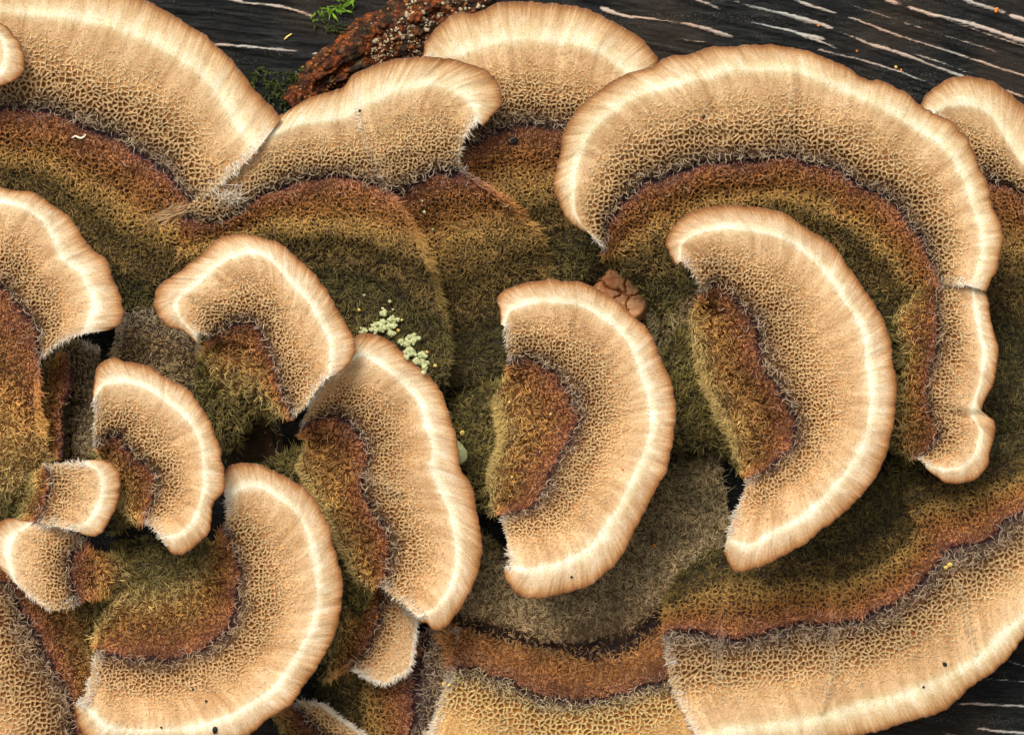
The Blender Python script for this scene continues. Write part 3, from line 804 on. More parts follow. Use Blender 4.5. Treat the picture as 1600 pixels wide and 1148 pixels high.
# G: large curved bracket at the right
bracket('largest fan-shaped bracket, a broad arc with scalloped cream rim above the dark wood', [([
  (0.0, [60, 45, 30, 50, 60], [(985, 432), (1015, 470), (1040, 520), (1075, 520), (1110, 470), (1180, 440), (1250, 445), (1320, 505), (1365, 565), (1405, 585), (1432, 500)]),
  (.15, 112, [(945, 410), (985, 420), (1040, 405), (1100, 370), (1160, 345), (1240, 345), (1310, 375), (1365, 425), (1405, 462), (1446, 468)]),
  (.448, 160, [(944, 388), (948, 352), (968, 323), (995, 295), (1033, 275), (1070, 265), (1094, 258), (1138, 250), (1189, 248), (1250, 247), (1298, 268), (1342, 289), (1376, 309), (1410, 333), (1434, 367), (1446, 397), (1461, 424), (1469, 447)]),
  (.85, 190, [(928, 372), (908, 350), (897, 322), (898, 285), (904, 255), (917, 217), (941, 187), (972, 163), (1006, 146), (1040, 136), (1094, 124), (1145, 112), (1189, 110), (1243, 112), (1298, 134), (1342, 151), (1386, 173), (1420, 194), (1457, 217), (1485, 241), (1502, 272), (1515, 306), (1528, 346), (1532, 385), (1524, 425), (1515, 447)]),
  (1.0, 178, [(941, 386), (927, 371), (910, 360), (887, 343), (873, 319), (866, 292), (868, 265), (876, 238), (880, 211), (893, 187), (907, 166), (931, 146), (958, 126), (989, 112), (1019, 105), (1036, 93), (1053, 88), (1070, 87), (1094, 80), (1104, 75), (1145, 73), (1179, 71), (1209, 70), (1237, 76), (1264, 82), (1291, 93), (1325, 107), (1355, 126), (1376, 126), (1400, 139), (1420, 148), (1437, 166), (1461, 180), (1485, 190), (1505, 211), (1522, 238), (1532, 265), (1546, 292), (1551, 319), (1563, 350), (1566, 378), (1557, 421), (1541, 455)])],
  'mature', 17, dict(cell=7.8, furlen=1.05, seams=[([(1240, 90), (1236, 160), (1232, 230)], 2.0, 7)], seamhair=.25))], GRP)
bracket('dark grey furry neck beneath the largest fan, next to the torn flesh', [([
  (0.0, 22, [(1004, 425), (1012, 480), (1040, 552)]),
  (.2, 74, [(1022, 412), (1032, 470), (1058, 545)]),
  (.35, 92, [(1050, 398), (1066, 450), (1078, 525)]),
  (.43, 80, [(1085, 390), (1100, 450), (1100, 520)])], 'old', 39, dict(hex=.1, fur=.2, under=False, noside=(0, 1)))], GRP)
# J: narrow folded bracket at the right
bracket('narrow folded bracket with ragged notched rim hanging below the largest one', [([
  (0.0, 60, [(1440, 440), (1392, 496), (1396, 530), (1402, 580), (1396, 640), (1392, 690), (1412, 716)]),
  (.16, 118, [(1448, 440), (1404, 496), (1408, 526), (1420, 548), (1414, 577), (1410, 620), (1406, 670), (1408, 698), (1422, 714)]),
  (.448, 152, [(1466, 434), (1462, 474), (1468, 516), (1464, 550), (1449, 584), (1446, 618), (1453, 645), (1464, 675), (1452, 699), (1430, 717)]),
  (.85, 176, [(1515, 438), (1524, 480), (1530, 520), (1537, 545), (1534, 575), (1530, 600), (1521, 624), (1516, 648), (1530, 668), (1528, 690), (1520, 712), (1500, 728), (1475, 732), (1446, 726)]),
  (1.0, 170, [(1534, 438), (1540, 460), (1546, 485), (1551, 516), (1559, 543), (1556, 577), (1552, 601), (1539, 624), (1534, 645), (1552, 656), (1552, 679), (1546, 706), (1542, 726), (1525, 747), (1498, 755), (1478, 753), (1461, 743), (1446, 730)])],
  'fresh', 18, dict(cell=6.2, hex=.78, furlen=1.15, wavy=.8, seams=[([(1470, 640), (1500, 648), (1536, 650)], -6, 8)], seamhair=0.1))], GRP)
# X: large bracket at the lower right
bracket('wide bottom bracket with several radial folds, its cream rim over the bare wood', [([
  (0.0, 45, [(1075, 870), (1150, 845), (1250, 825), (1330, 790), (1380, 745), (1410, 700)]),
  (.15, 82, [(1045, 935), (1062, 924), (1101, 902), (1138, 892), (1212, 888), (1256, 884), (1297, 886), (1330, 876), (1364, 862), (1398, 840), (1425, 800)]),
  (.448, 106, [(1038, 993), (1094, 993), (1121, 993), (1155, 1000), (1195, 990), (1246, 980), (1297, 973), (1340, 970), (1381, 953), (1415, 932), (1442, 905), (1474, 866)]),
  (.62, 112, [(1052, 1074), (1100, 1062), (1160, 1062), (1230, 1052), (1310, 1038), (1380, 1018), (1440, 990), (1502, 935)]),
  (.85, 120, [(1088, 1152), (1128, 1142), (1195, 1133), (1263, 1122), (1313, 1110), (1364, 1095), (1415, 1082), (1466, 1062), (1520, 1030)]),
  (1.0, 110, [(1092, 1182), (1150, 1182), (1210, 1178), (1280, 1163), (1340, 1148), (1374, 1141), (1398, 1132), (1435, 1123), (1462, 1115), (1493, 1095), (1513, 1074), (1536, 1058)])],
  'mature', 19, dict(cell=8, noside=(1,), seams=[([(1143, 897), (1128, 960), (1122, 1000), (1125, 1055)], 4, 7), ([(1297, 888), (1300, 930), (1301, 975), (1300, 1040), (1285, 1110)], 4, 6)], seamhair=.9)),
 ([(0.0, 45, [(1405, 715), (1450, 700), (1520, 690), (1600, 660), (1680, 600)]),
   (.14, 88, [(1410, 775), (1432, 764), (1482, 750), (1550, 735), (1610, 712), (1690, 650)]),
   (.28, 100, [(1430, 815), (1470, 800), (1520, 785), (1600, 750), (1690, 690)]),
   (.448, 106, [(1474, 868), (1499, 855), (1533, 844), (1567, 824), (1597, 800), (1695, 730)]),
   (.62, 112, [(1501, 938), (1540, 915), (1580, 890), (1620, 855), (1700, 770)]),
   (.85, 120, [(1518, 1032), (1540, 1016), (1567, 990), (1597, 963), (1640, 910), (1710, 830)]),
   (1.0, 110, [(1533, 1059), (1550, 1051), (1574, 1030), (1587, 1013), (1600, 995), (1660, 930), (1735, 860)])],
  'mature', 20, dict(cell=8, noside=(0, 1), seams=[([(1480, 872), (1500, 930), (1524, 1020)], 3.5, 5)], seamhair=.9)),
 ], GRP)
# U: bottom centre
bracket('bottom bracket with grey furry base, smooth purple groove and russet velvet band', [([
  (0.0, 35, [(738, 835), (830, 880), (920, 860), (1000, 790), (1060, 720), (1122, 705)]),
  (.10, [62, 66, 60, 50], [(705, 925), (770, 925), (850, 945), (920, 945), (1000, 905), (1080, 860), (1136, 870)]),
  (.19, 66, [(697, 952), (783, 974), (817, 985), (851, 997), (902, 1000), (952, 987), (996, 966), (1060, 930)]),
  (.24, 56, [(692, 966), (760, 984), (830, 1004), (880, 1016), (930, 1018), (970, 1010), (1003, 990), (1045, 955)]),
  (.27, 78, [(690, 978), (719, 981), (750, 990), (787, 998), (817, 1008), (848, 1018), (875, 1028), (902, 1032), (936, 1032), (969, 1025), (1003, 1005), (1044, 972), (1070, 955)]),
  (.448, 94, [(700, 1048), (733, 1047), (773, 1057), (817, 1071), (851, 1088), (895, 1098), (936, 1091), (969, 1084), (1003, 1078), (1050, 1060), (1095, 1040)]),
  (.85, 104, [(650, 1185), (730, 1222), (850, 1258), (970, 1240), (1080, 1190), (1140, 1150)]),
  (1.0, 95, [(640, 1205), (720, 1262), (850, 1300), (980, 1280), (1100, 1220), (1160, 1180)])],
  'zoned', 21, dict(cell=8.2, noside=(1,), hex=.66, groove=(.195, .262), fur=.24))], GRP)
# U0: brown old bracket left of it
bracket('old rust-brown bracket lobe with purple stain beneath the small ragged flap', [([
  (0.0, 20, [(500, 1060), (500, 1110), (520, 1180)]),
  (.20, 48, [(560, 1050), (560, 1100), (570, 1180)]),
  (.38, 66, [(620, 1020), (615, 1090), (620, 1180)]),
  (.455, 70, [(672, 985), (660, 1080), (640, 1180)]),
  (.50, 74, [(715, 985), (706, 1070), (672, 1180)])], 'mature', 22, dict(noside=(1,), under=False))], GRP)
# T: bottom left corner
bracket('pale honeycombed bracket running out below the small spoon-shaped one', [([
  (0.0, 50, [(60, 860), (120, 900), (165, 960), (185, 1040), (200, 1170)]),
  (.2, 82, [(10, 862), (80, 915), (125, 970), (142, 1030), (155, 1100), (165, 1190)]),
  (.448, 98, [(-30, 885), (20, 925), (50, 970), (72, 1015), (95, 1055), (112, 1100), (120, 1150), (125, 1210)]),
  (.85, 112, [(-190, 900), (-170, 1040), (-110, 1150), (-20, 1230), (85, 1260)]),
  (1.0, 104, [(-220, 900), (-205, 1050), (-130, 1180), (-25, 1270), (85, 1300)])], 'fresh', 23, dict(cell=8, hex=.68))], GRP)
# L
bracket('tall wavy-rimmed bracket with pale scar near its dark base, tucked under a broader cap', [([
  (0.0, 60, [(405, 722), (425, 742), (470, 790), (508, 850), (530, 900), (545, 940), (562, 965)]),
  (.14, 108, [(478, 697), (470, 728), (490, 772), (520, 820), (540, 868), (556, 902), (578, 924)]),
  (.448, 150, [(470, 672), (494, 655), (520, 648), (548, 662), (569, 690), (575, 718), (566, 748), (578, 785), (600, 825), (612, 855), (607, 885), (594, 916)]),
  (.85, 190, [(502, 604), (540, 572), (562, 556), (581, 563), (608, 580), (632, 604), (656, 631), (666, 665), (676, 696), (674, 726), (681, 754), (696, 784), (706, 817), (711, 851), (711, 885), (699, 920), (679, 947), (652, 962)]),
  (1.0, 178, [(534, 556), (548, 535), (560, 523), (578, 520), (598, 528), (618, 540), (639, 560), (662, 580), (683, 604), (696, 631), (707, 662), (715, 696), (719, 730), (730, 747), (740, 772), (746, 807), (753, 841), (751, 868), (743, 905), (729, 936), (712, 959), (696, 980), (677, 983), (668, 974), (653, 970)])],
  'fresh', 24, dict(bowl=10, drop=.6, cell=6.2, furlen=1.05, seams=[([(560, 742), (585, 748), (625, 768)], 5, 5)], seamhair=1.0))], GRP)
# L2
bracket('small ragged tan flap with white hairy hem, below the wavy-rimmed bracket', [([
  (0.0, 20, [(520, 930), (512, 980), (503, 1020), (500, 1062)]),
  (.20, 52, [(558, 915), (545, 965), (530, 1010), (514, 1060)]),
  (.448, 78, [(600, 915), (591, 970), (574, 1010), (549, 1042)]),
  (.72, 96, [(632, 945), (628, 990), (607, 1030), (570, 1052)]),
  (.80, 98, [(651, 966), (648, 1005), (645, 1026), (636, 1050), (606, 1066), (581, 1061), (552, 1045)])], 'fresh', 25, dict(cell=6.5, hex=.9, hem=1.0))], GRP)
# K
bracket('half-moon bracket with even cream rim and brown velvet hollow, between two taller neighbours', [([
  (0.0, 60, [(752, 606), (716, 628), (708, 675), (714, 725), (735, 765), (752, 800)]),
  (.15, 165, [(787, 593), (777, 613), (781, 645), (788, 686), (778, 720), (769, 750), (772, 802)]),
  (.448, 208, [(796, 566), (819, 558), (846, 572), (870, 587), (890, 611), (900, 638), (897, 669), (883, 698), (870, 730), (849, 768), (827, 794), (783, 806)]),
  (.85, 240, [(788, 510), (795, 488), (819, 477), (856, 473), (897, 477), (927, 489), (961, 512), (985, 543), (999, 580), (1012, 618), (1016, 659), (1006, 706), (992, 740), (969, 787), (946, 821), (919, 855), (878, 878), (834, 888), (795, 884)]),
  (1.0, 228, [(784, 508), (781, 486), (777, 470), (788, 455), (809, 445), (836, 440), (870, 438), (900, 441), (931, 451), (958, 468), (985, 489), (1009, 512), (1023, 536), (1033, 567), (1046, 591), (1053, 618), (1055, 652), (1050, 692), (1043, 726), (1028, 760), (1010, 794), (990, 831), (973, 865), (942, 899), (912, 917), (868, 929), (827, 934), (810, 926), (795, 912), (787, 890)])],
  'fresh', 26, dict(bowl=9, drop=.6, cell=6, furlen=1.05))], GRP)
# H
bracket('large crescent bracket with thick cream line and pinched rust-brown hollow over the largest fan', [([
  (0.0, 70, [(1050, 525), (1036, 580), (1038, 640), (1050, 690), (1090, 700), (1128, 704), (1140, 722)]),
  (.15, 186, [(1083, 490), (1085, 530), (1096, 570), (1110, 603), (1126, 640), (1142, 676), (1152, 708), (1158, 735)]),
  (.448, 230, [(1096, 458), (1118, 446), (1141, 463), (1169, 492), (1184, 526), (1189, 560), (1209, 594), (1230, 624), (1243, 652), (1243, 679), (1230, 706), (1203, 733), (1170, 748)]),
  (.85, 270, [(1064, 408), (1066, 382), (1090, 365), (1120, 358), (1160, 357), (1200, 365), (1237, 380), (1267, 404), (1294, 431), (1318, 468), (1345, 516), (1356, 570), (1361, 618), (1355, 669), (1338, 709), (1311, 750), (1283, 780), (1249, 807), (1209, 828), (1171, 849), (1136, 840)]),
  (1.0, 258, [(1058, 414), (1046, 392), (1042, 372), (1056, 350), (1077, 334), (1104, 324), (1145, 321), (1196, 326), (1226, 335), (1250, 350), (1277, 367), (1305, 387), (1325, 417), (1349, 451), (1372, 485), (1389, 523), (1395, 563), (1400, 604), (1398, 652), (1389, 696), (1376, 730), (1356, 763), (1330, 790), (1297, 817), (1263, 844), (1229, 865), (1195, 882), (1161, 893), (1144, 888), (1131, 865)])],
  'fresh', 27, dict(bowl=20, drop=.6, cell=6.4, furlen=1.15))], GRP)
# M
bracket('arched bracket with round olive furry mound at its base, over the two-lobed one', [([
  (0.0, 95, [(303, 572), (302, 600), (306, 628), (323, 658), (346, 688), (367, 692), (384, 672), (401, 650), (430, 656)]),
  (.10, 150, [(313, 562), (325, 585), (340, 612), (360, 630), (380, 625), (400, 625), (434, 650)]),
  (.22, 180, [(320, 552), (342, 567), (370, 576), (396, 590), (415, 614), (439, 645)]),
  (.448, 208, [(326, 531), (343, 516), (377, 508), (404, 519), (418, 543), (428, 577), (438, 608), (450, 630), (455, 654)]),
  (.85, 236, [(306, 524), (285, 500), (276, 482), (282, 466), (306, 447), (333, 421), (360, 403), (397, 396), (428, 411), (455, 441), (482, 472), (503, 506), (515, 540), (512, 590)]),
  (1.0, 222, [(310, 538), (289, 519), (265, 512), (248, 495), (242, 472), (248, 448), (272, 431), (299, 411), (323, 390), (337, 375), (357, 368), (385, 366), (420, 374), (443, 385), (465, 405), (489, 428), (513, 458), (530, 489), (547, 516), (556, 540), (550, 563), (532, 582)])],
  'fresh', 28, dict(bowl=8, cell=6, furlen=1.2))], GRP)
# N
bracket('left bracket with rounded cream-lined lobe and long dark velvet strip behind it', [([
  (0.0, 80, [(-100, 760), (-30, 800), (40, 812), (72, 772)]),
  (.14, 128, [(-100, 610), (-45, 720), (15, 772), (77, 742)]),
  (.30, 165, [(-100, 490), (-30, 560), (20, 620), (66, 650)]),
  (.448, 198, [(-100, 430), (-50, 440), (0, 453), (17, 465), (34, 485), (51, 506), (61, 529), (62, 566)]),
  (.85, 230, [(-100, 335), (-40, 318), (0, 316), (34, 326), (65, 343), (82, 372), (95, 404), (122, 424), (139, 451), (145, 482), (128, 522)]),
  (1.0, 218, [(-100, 310), (-40, 296), (0, 294), (20, 298), (54, 303), (85, 323), (112, 343), (126, 367), (143, 388), (166, 407), (177, 434), (188, 462), (193, 489), (187, 506), (170, 516)])],
  'fresh', 29, dict(cell=6.2, noside=(0,), furlen=1.0))], GRP)
# P
bracket('big round bracket with cream line, its rim curling over the bottom, base of grey-green fluff', [([
  (0.0, 95, [(318, 838), (300, 850), (260, 848), (220, 852), (185, 862), (165, 885), (150, 920)]),
  (.12, 140, [(330, 850), (312, 880), (285, 905), (250, 915), (215, 915), (185, 920), (165, 945), (150, 985)]),
  (.25, 150, [(338, 845), (332, 890), (310, 935), (270, 958), (225, 962), (190, 960), (165, 980), (150, 1004)]),
  (.448, 190, [(350, 826), (366, 861), (374, 895), (373, 926), (366, 960), (345, 995), (314, 1018), (270, 1027), (230, 1029), (189, 1026), (152, 1016)]),
  (.85, 230, [(353, 782), (375, 764), (405, 762), (436, 778), (466, 807), (483, 848), (496, 902), (493, 949), (480, 990), (458, 1030), (430, 1070), (389, 1101), (345, 1122), (287, 1136), (220, 1138), (169, 1132), (128, 1095)]),
  (1.0, 218, [(348, 756), (352, 735), (370, 724), (401, 726), (435, 740), (470, 759), (490, 780), (510, 814), (520, 851), (533, 895), (534, 936), (522, 990), (507, 1020), (483, 1061), (453, 1098), (419, 1122), (389, 1147), (330, 1168), (250, 1178), (185, 1170), (145, 1158), (124, 1135), (116, 1100)])],
  'fresh', 30, dict(bowl=8, cell=6.3, furlen=1.1))], GRP)
# R
bracket('quarter-round bracket with dark brown core overlapping the big round one', [([
  (0.0, 100, [(136, 716), (152, 752), (165, 795), (186, 832)]),
  (.15, 192, [(152, 706), (172, 738), (188, 768), (194, 795), (208, 813)]),
  (.448, 236, [(149, 700), (166, 683), (185, 683), (196, 704), (217, 722), (238, 738), (242, 758), (240, 778), (226, 812)]),
  (.85, 280, [(148, 624), (163, 600), (197, 596), (231, 608), (265, 631), (295, 658), (312, 692), (317, 733), (316, 768), (304, 806), (280, 832), (250, 838)]),
  (1.0, 268, [(145, 625), (147, 598), (152, 574), (173, 559), (204, 567), (238, 577), (265, 594), (295, 611), (312, 635), (329, 662), (340, 692), (346, 720), (352, 754), (346, 772), (332, 788), (330, 821), (314, 844), (288, 865), (270, 864), (257, 851)])],
  'fresh', 31, dict(drop=.6, cell=5.8))], GRP)
# Q
bracket('little square-ended pale bracket under the quarter-round one', [([
  (0.0, 110, [(45, 740), (40, 775), (25, 805)]),
  (.25, 178, [(60, 738), (62, 765), (52, 790), (38, 812)]),
  (.50, 205, [(76, 728), (84, 755), (78, 785), (60, 816)]),
  (.84, 226, [(128, 722), (152, 738), (156, 762), (150, 790), (132, 814), (104, 826)]),
  (1.0, 220, [(138, 718), (166, 719), (183, 733), (188, 750), (185, 775), (178, 800), (168, 818), (157, 834), (141, 838), (118, 830)])],
  'fresh', 32, dict(cell=5.6, hex=.8, wavy=.8))], GRP)
# S
bracket('small spoon-shaped bracket with white hairy sides and a narrow brown neck', [([
  (0.0, 110, [(205, 872), (215, 900), (196, 930)]),
  (.22, 160, [(165, 866), (180, 885), (180, 908), (165, 930)]),
  (.40, 182, [(137, 856), (128, 880), (128, 910), (136, 934)]),
  (.47, 186, [(130, 842), (108, 870), (107, 908), (118, 944)]),
  (.66, 194, [(94, 825), (70, 850), (66, 895), (78, 951)]),
  (.85, 194, [(52, 818), (22, 838), (14, 865), (26, 912)]),
  (1.0, 186, [(44, 814), (20, 810), (0, 817), (-14, 838), (-16, 866), (-2, 886), (15, 899)])], 'fresh', 33, dict(cell=6, hex=.8))], GRP)
# furry leftovers deep between the caps
bracket('narrow upright brown furry fold with pale hairy edge beside the long velvet strip', [([
  (0.0, 60, [(62, 575), (60, 640), (62, 715)]),
  (.25, 118, [(84, 562), (80, 610), (74, 650), (74, 712)]),
  (.40, 132, [(98, 556), (98, 600), (90, 645), (88, 712)]),
  (.46, 126, [(110, 558), (117, 588), (110, 615), (98, 645), (101, 680), (97, 712)])], 'fresh', 34, dict(under=False))], GRP)
bracket('grey-brown curly furred old lobe in the hollow beside the quarter-round bracket', [([
  (0.0, 10, [(90, 540), (95, 640), (100, 740)]),
  (.4, 70, [(125, 535), (122, 630), (118, 730)]),
  (.8, 78, [(158, 545), (152, 600), (150, 660), (140, 740)])], 'old', 35, dict(hex=.1, under=False, fur=.2))], GRP)
bracket('grey curly furred old mound in the hollow below the widest bracket', [([
  (0.0, 20, [(170, 640), (240, 660), (320, 640)]),
  (.25, 96, [(172, 590), (240, 610), (312, 600)]),
  (.42, 112, [(176, 552), (225, 530), (290, 540), (316, 560)]),
  (.50, 80, [(185, 500), (230, 480), (290, 495), (310, 520)])], 'old', 36, dict(hex=.1, under=False, fur=.2, furlen=1.2))], GRP)

bracket('low bracket edge with white hairy hem near the dark hole under the big round one', [([
  (.20, 30, [(430, 1120), (470, 1170), (510, 1230)]),
  (.52, 52, [(468, 1098), (510, 1140), (560, 1200)]),
  (.80, 62, [(503, 1098), (535, 1124), (572, 1150), (615, 1185)])], 'fresh', 37, dict(cell=6.5, hex=.9, hem=1.0))], GRP)
bracket('smooth dark brown old lobe deep in the hollow beside the round olive mound', [([
  (.0, 5, [(330, 700), (350, 740), (400, 765)]),
  (.3, 30, [(370, 660), (385, 710), (420, 745)]),
  (.43, 40, [(410, 645), (428, 690), (440, 730)]),
  (.60, 34, [(436, 640), (442, 690), (450, 730)])], 'old', 38, dict(hex=.1, fur=.004, under=False, noside=(0, 1)))], GRP)

# ------------------------------------------------------------------ small things lying on and between the brackets
from mathutils import Vector
ICO = {}
def ico(sub):
    if sub not in ICO:
        import bmesh
        bm = bmesh.new(); bmesh.ops.create_icosphere(bm, subdivisions=sub, radius=1.0)
        ICO[sub] = (np.array([v.co[:] for v in bm.verts]), np.array([[v.index for v in f.verts] for f in bm.faces])); bm.free()
    return ICO[sub]

def lump(rng, size, sub=2, rough=.3, seed=0):
    v, f = ico(sub)
    n = fbm(v[:, 0] * 1.7 + seed * 3.1, v[:, 1] * 1.7 + v[:, 2] * 1.3, seed, 3)
    return v * (1 + rough * n)[:, None] * np.asarray(size), f

def rotz(v, a):
    c, s_ = math.cos(a), math.sin(a)
    return v @ np.array([[c, s_, 0], [-s_, c, 0], [0, 0, 1]])

def at(px, py, z):
    return to_world(np.array(float(px)), np.array(float(py)), np.array(float(z)))

def surf_z(px, py):
    """height (pixel units) of what lies under a photo pixel, by a ray from the camera"""
    dg = bpy.context.evaluated_depsgraph_get()
    tgt = Vector(at(px, py, 0.0)); org = cam.location
    hit, loc, nor, *_ = scene.ray_cast(dg, org, (tgt - org).normalized())
    return loc.z / S if hit else 0.0

bpy.context.view_layer.update()
M_RUST = None
def bark_mat():
    g = G('rotting_bark'); p = g.pos()
    n = g.noise(p, 900, 6, 0.7); n2 = g.noise(p, 220, 4, 0.6)
    c = g.ramp(n, [(0.32, (18, 12, 9)), (0.47, (78, 38, 18)), (0.6, (150, 76, 32)), (0.75, (186, 118, 62))])
    c = g.mix(g.maprange(n2, 0.42, 0.62), c, g.ramp(n, [(0.35, (14, 12, 9)), (0.55, (58, 44, 28)), (0.75, (134, 112, 78))]))
    return g.bsdf(c, 0.85, 0.2, g.math('ADD', n, n2), 0.9, 9e-4)
M_BARK = bark_mat()
M_CREAM = simple_mat('cream_grit', (110, 88, 60), (206, 184, 148), 2600)
M_OCHRE = simple_mat('ochre_grit', (70, 38, 14), (176, 110, 50), 2600)
M_LICHEN = simple_mat('pale_lichen', (148, 150, 92), (204, 204, 152), 1800)
M_YELLOW = simple_mat('yellow_crumb', (190, 150, 60), (236, 210, 120), 2000)
M_BLACK = simple_mat('black_grit', (10, 10, 9), (32, 28, 22), 2000)
M_FLESH = simple_mat('torn_flesh', (156, 84, 40), (226, 172, 118), 200, 0.5, .5, 6e-4)
M_ORANGE = simple_mat('orange_fleck', (196, 88, 20), (236, 140, 40), 1500)
M_THREAD = simple_mat('pale_thread', (216, 196, 160), (244, 232, 206), 2000)

def bark_ridge():
    # rotting bark lying along the wood above the two-lobed bracket
    C = smooth_curve([(455, 165), (500, 125), (560, 85), (620, 55), (680, 25), (760, -30)], 130)
    t = np.gradient(C, axis=0); t /= np.linalg.norm(t, axis=1, keepdims=True); nn = np.stack([-t[:, 1], t[:, 0]], 1)
    w = np.linspace(-1, 1, 60)
    half = np.interp(np.linspace(0, 1, 130), [0, .2, .5, .8, 1], [20, 38, 54, 66, 66])
    X = C[:, 0][:, None] + nn[:, 0][:, None] * half[:, None] * w[None]; Y = C[:, 1][:, None] + nn[:, 1][:, None] * half[:, None] * w[None]
    X = X + 5 * fbm(X / 20, Y / 20, 301, 2); Y = Y + 5 * fbm(X / 20, Y / 20, 305, 2)
    Z = (1 - np.abs(w[None]) ** 2.2) * 34 * (.75 + .5 * fbm(X / 50, Y / 50, 311, 2)) + 9 * fbm(X / 13, Y / 13, 315, 3) * (1 - np.abs(w[None]) ** 4) + 3 * fbm(X / 4, Y / 4, 317, 2) - 7
    org = at(600, 70, 0)
    o = mesh_obj('rotting_bark', to_world(X, Y, Z).reshape(-1, 3), grid_faces(130, 60), M_BARK, None, org)
    tag(o, 'crumbling rust-brown strip of rotting bark lying on the dark wood', 'bark')
    return X, Y, Z
BX, BY, BZ = bark_ridge()
rng = np.random.default_rng(77)

def scatter(name, spots, sizes, mat, label, cat, sub=1, kind='stuff', zoff=.3, flat=1.0):
    V, F, k = [], [], 0
    for i, (x, y, z) in enumerate(spots):
        r = sizes[i]
        v, f = lump(rng, (r * rng.uniform(.7, 1.3), r * rng.uniform(.7, 1.3), r * rng.uniform(.6, 1.1) * flat), sub, .8, 1000 + i)
        v = rotz(v, rng.uniform(0, 6.28)) + np.array([0, 0, r * zoff])
        V.append(np.stack([v[:, 0], -v[:, 1], v[:, 2]], 1) * S + at(x, y, z)); F.append(f + k); k += len(v)
    org = V[0].mean(0)
    o = mesh_obj(name, np.concatenate(V), np.concatenate(F), mat, None, org)
    tag(o, label, cat, None, kind)
    return o

def on_bark(n, x0, x1, y0, y1):
    m = (BX > x0) & (BX < x1) & (BY > y0) & (BY < y1)
    k = rng.choice(np.flatnonzero(m.ravel()), n)
    return [(BX.ravel()[i], BY.ravel()[i], BZ.ravel()[i]) for i in k]
scatter('bark_grit', on_bark(300, 580, 668, 30, 110), .9 + 2.6 * rng.random(300) ** 2, M_CREAM, 'cream and white grit caught on the rotting bark', 'grit')
scatter('bark_grit', on_bark(170, 630, 760, -20, 45), .9 + 3.4 * rng.random(170) ** 2, M_CREAM, 'coarse pale grit on the bark strip beside the broad smooth-rimmed bracket', 'grit')
scatter('bark_crumbs', on_bark(420, 460, 740, -20, 160), .8 + 2.6 * rng.random(420) ** 2, M_OCHRE, 'ochre and rust crumbs strewn over the rotting bark', 'crumbs')
for i, (x, y, sx, sy) in enumerate([(548, 78, 30, 16), (520, 98, 24, 12), (575, 50, 22, 14), (600, 42, 16, 12), (556, 108, 26, 9), (500, 118, 18, 9), (535, 122, 16, 8), (650, 28, 15, 9), (676, 12, 17, 7), (625, 80, 14, 9), (655, 52, 12, 10)]):
    v, f = lump(rng, (sx * .8, sy * .9, 9), 4, .55, 400 + i)
    v = v + 1.6 * np.stack([fbm(v[:, 0] / 4, v[:, 1] / 4 + v[:, 2], 420 + i, 2)] * 3, 1)
    v = rotz(v, rng.uniform(.2, .8))
    k = np.argmin((BX - x) ** 2 + (BY - y) ** 2); z = BZ.ravel()[k]
    o = mesh_obj('bark_fragment', np.stack([v[:, 0], v[:, 1], v[:, 2]], 1) * S + at(x, y, z + 3), f, M_BARK, None, at(x, y, z))
    tag(o, 'rough rust-brown bark fragment lying on the rotting bark strip', 'bark', 'fragments of rotting bark')

def moss(label, spots, mat):
    V, F, k = [], [], 0
    for (x, y, n, L, spread) in spots:
        for _ in range(n):
            bx, by = x + rng.normal(0, spread), y + rng.normal(0, spread)
            a = rng.uniform(0, 6.28); up = rng.uniform(.4, 1.2); l = L * rng.uniform(.5, 1.1)
            d = np.array([math.cos(a), math.sin(a), up]); d /= np.linalg.norm(d)
            side = np.cross(d, [0, 0, 1.0]); side /= np.linalg.norm(side)
            w = rng.uniform(.7, 1.3)
            p0 = np.array([bx, by, -2.0])
            P = [p0 - side * w, p0 + side * w, p0 + d * l * .5 + side * w * 1.3, p0 + d * l * .5 - side * w * 1.3 + np.array([0, 0, .8]), p0 + d * l - np.array([0, 0, l * .12])]
            V += P; F += [(k, k + 1, k + 2, k + 3), (k + 3, k + 2, k + 4)]; k += 5
            # little side leaves
            for q in np.linspace(.25, .95, 6):
                b = p0 + d * l * q; a2 = rng.uniform(0, 6.28)
                dd = d * .7 + np.array([math.cos(a2), math.sin(a2), .2]) * .9; dd = dd / np.linalg.norm(dd) * rng.uniform(3, 6)
                sd = np.cross(dd, d); sd = sd / (np.linalg.norm(sd) + 1e-9) * .8
                V += [b - sd, b + sd, b + dd]; F += [(k, k + 1, k + 2)]; k += 3
    V = np.array(V)
    co = to_world(V[:, 0], V[:, 1], V[:, 2])
    org = at(spots[0][0], spots[0][1], 0)
    o = mesh_obj('moss_tuft', co, F, mat, None, org, smooth=False)
    tag(o, label, 'moss', None, 'stuff')
M_MOSS1 = simple_mat('bright_moss', (62, 92, 14), (132, 170, 40), 700)
M_MOSS2 = simple_mat('dark_moss', (28, 38, 12), (84, 92, 34), 500)
moss('bright green moss sprigs on the dark wood above the rotting bark', [(518, 14, 9, 26, 4), (530, 8, 8, 24, 4), (545, 4, 9, 26, 4), (500, 24, 6, 18, 4)], M_MOSS1)
moss('dark olive moss growing in the angle between the widest and two-lobed brackets', [(400, 118, 26, 16, 12), (425, 140, 34, 18, 12), (452, 128, 26, 15, 10), (446, 158, 26, 14, 8), (470, 112, 14, 13, 8), (508, 40, 16, 15, 8), (530, 44, 14, 13, 8)], M_MOSS2)

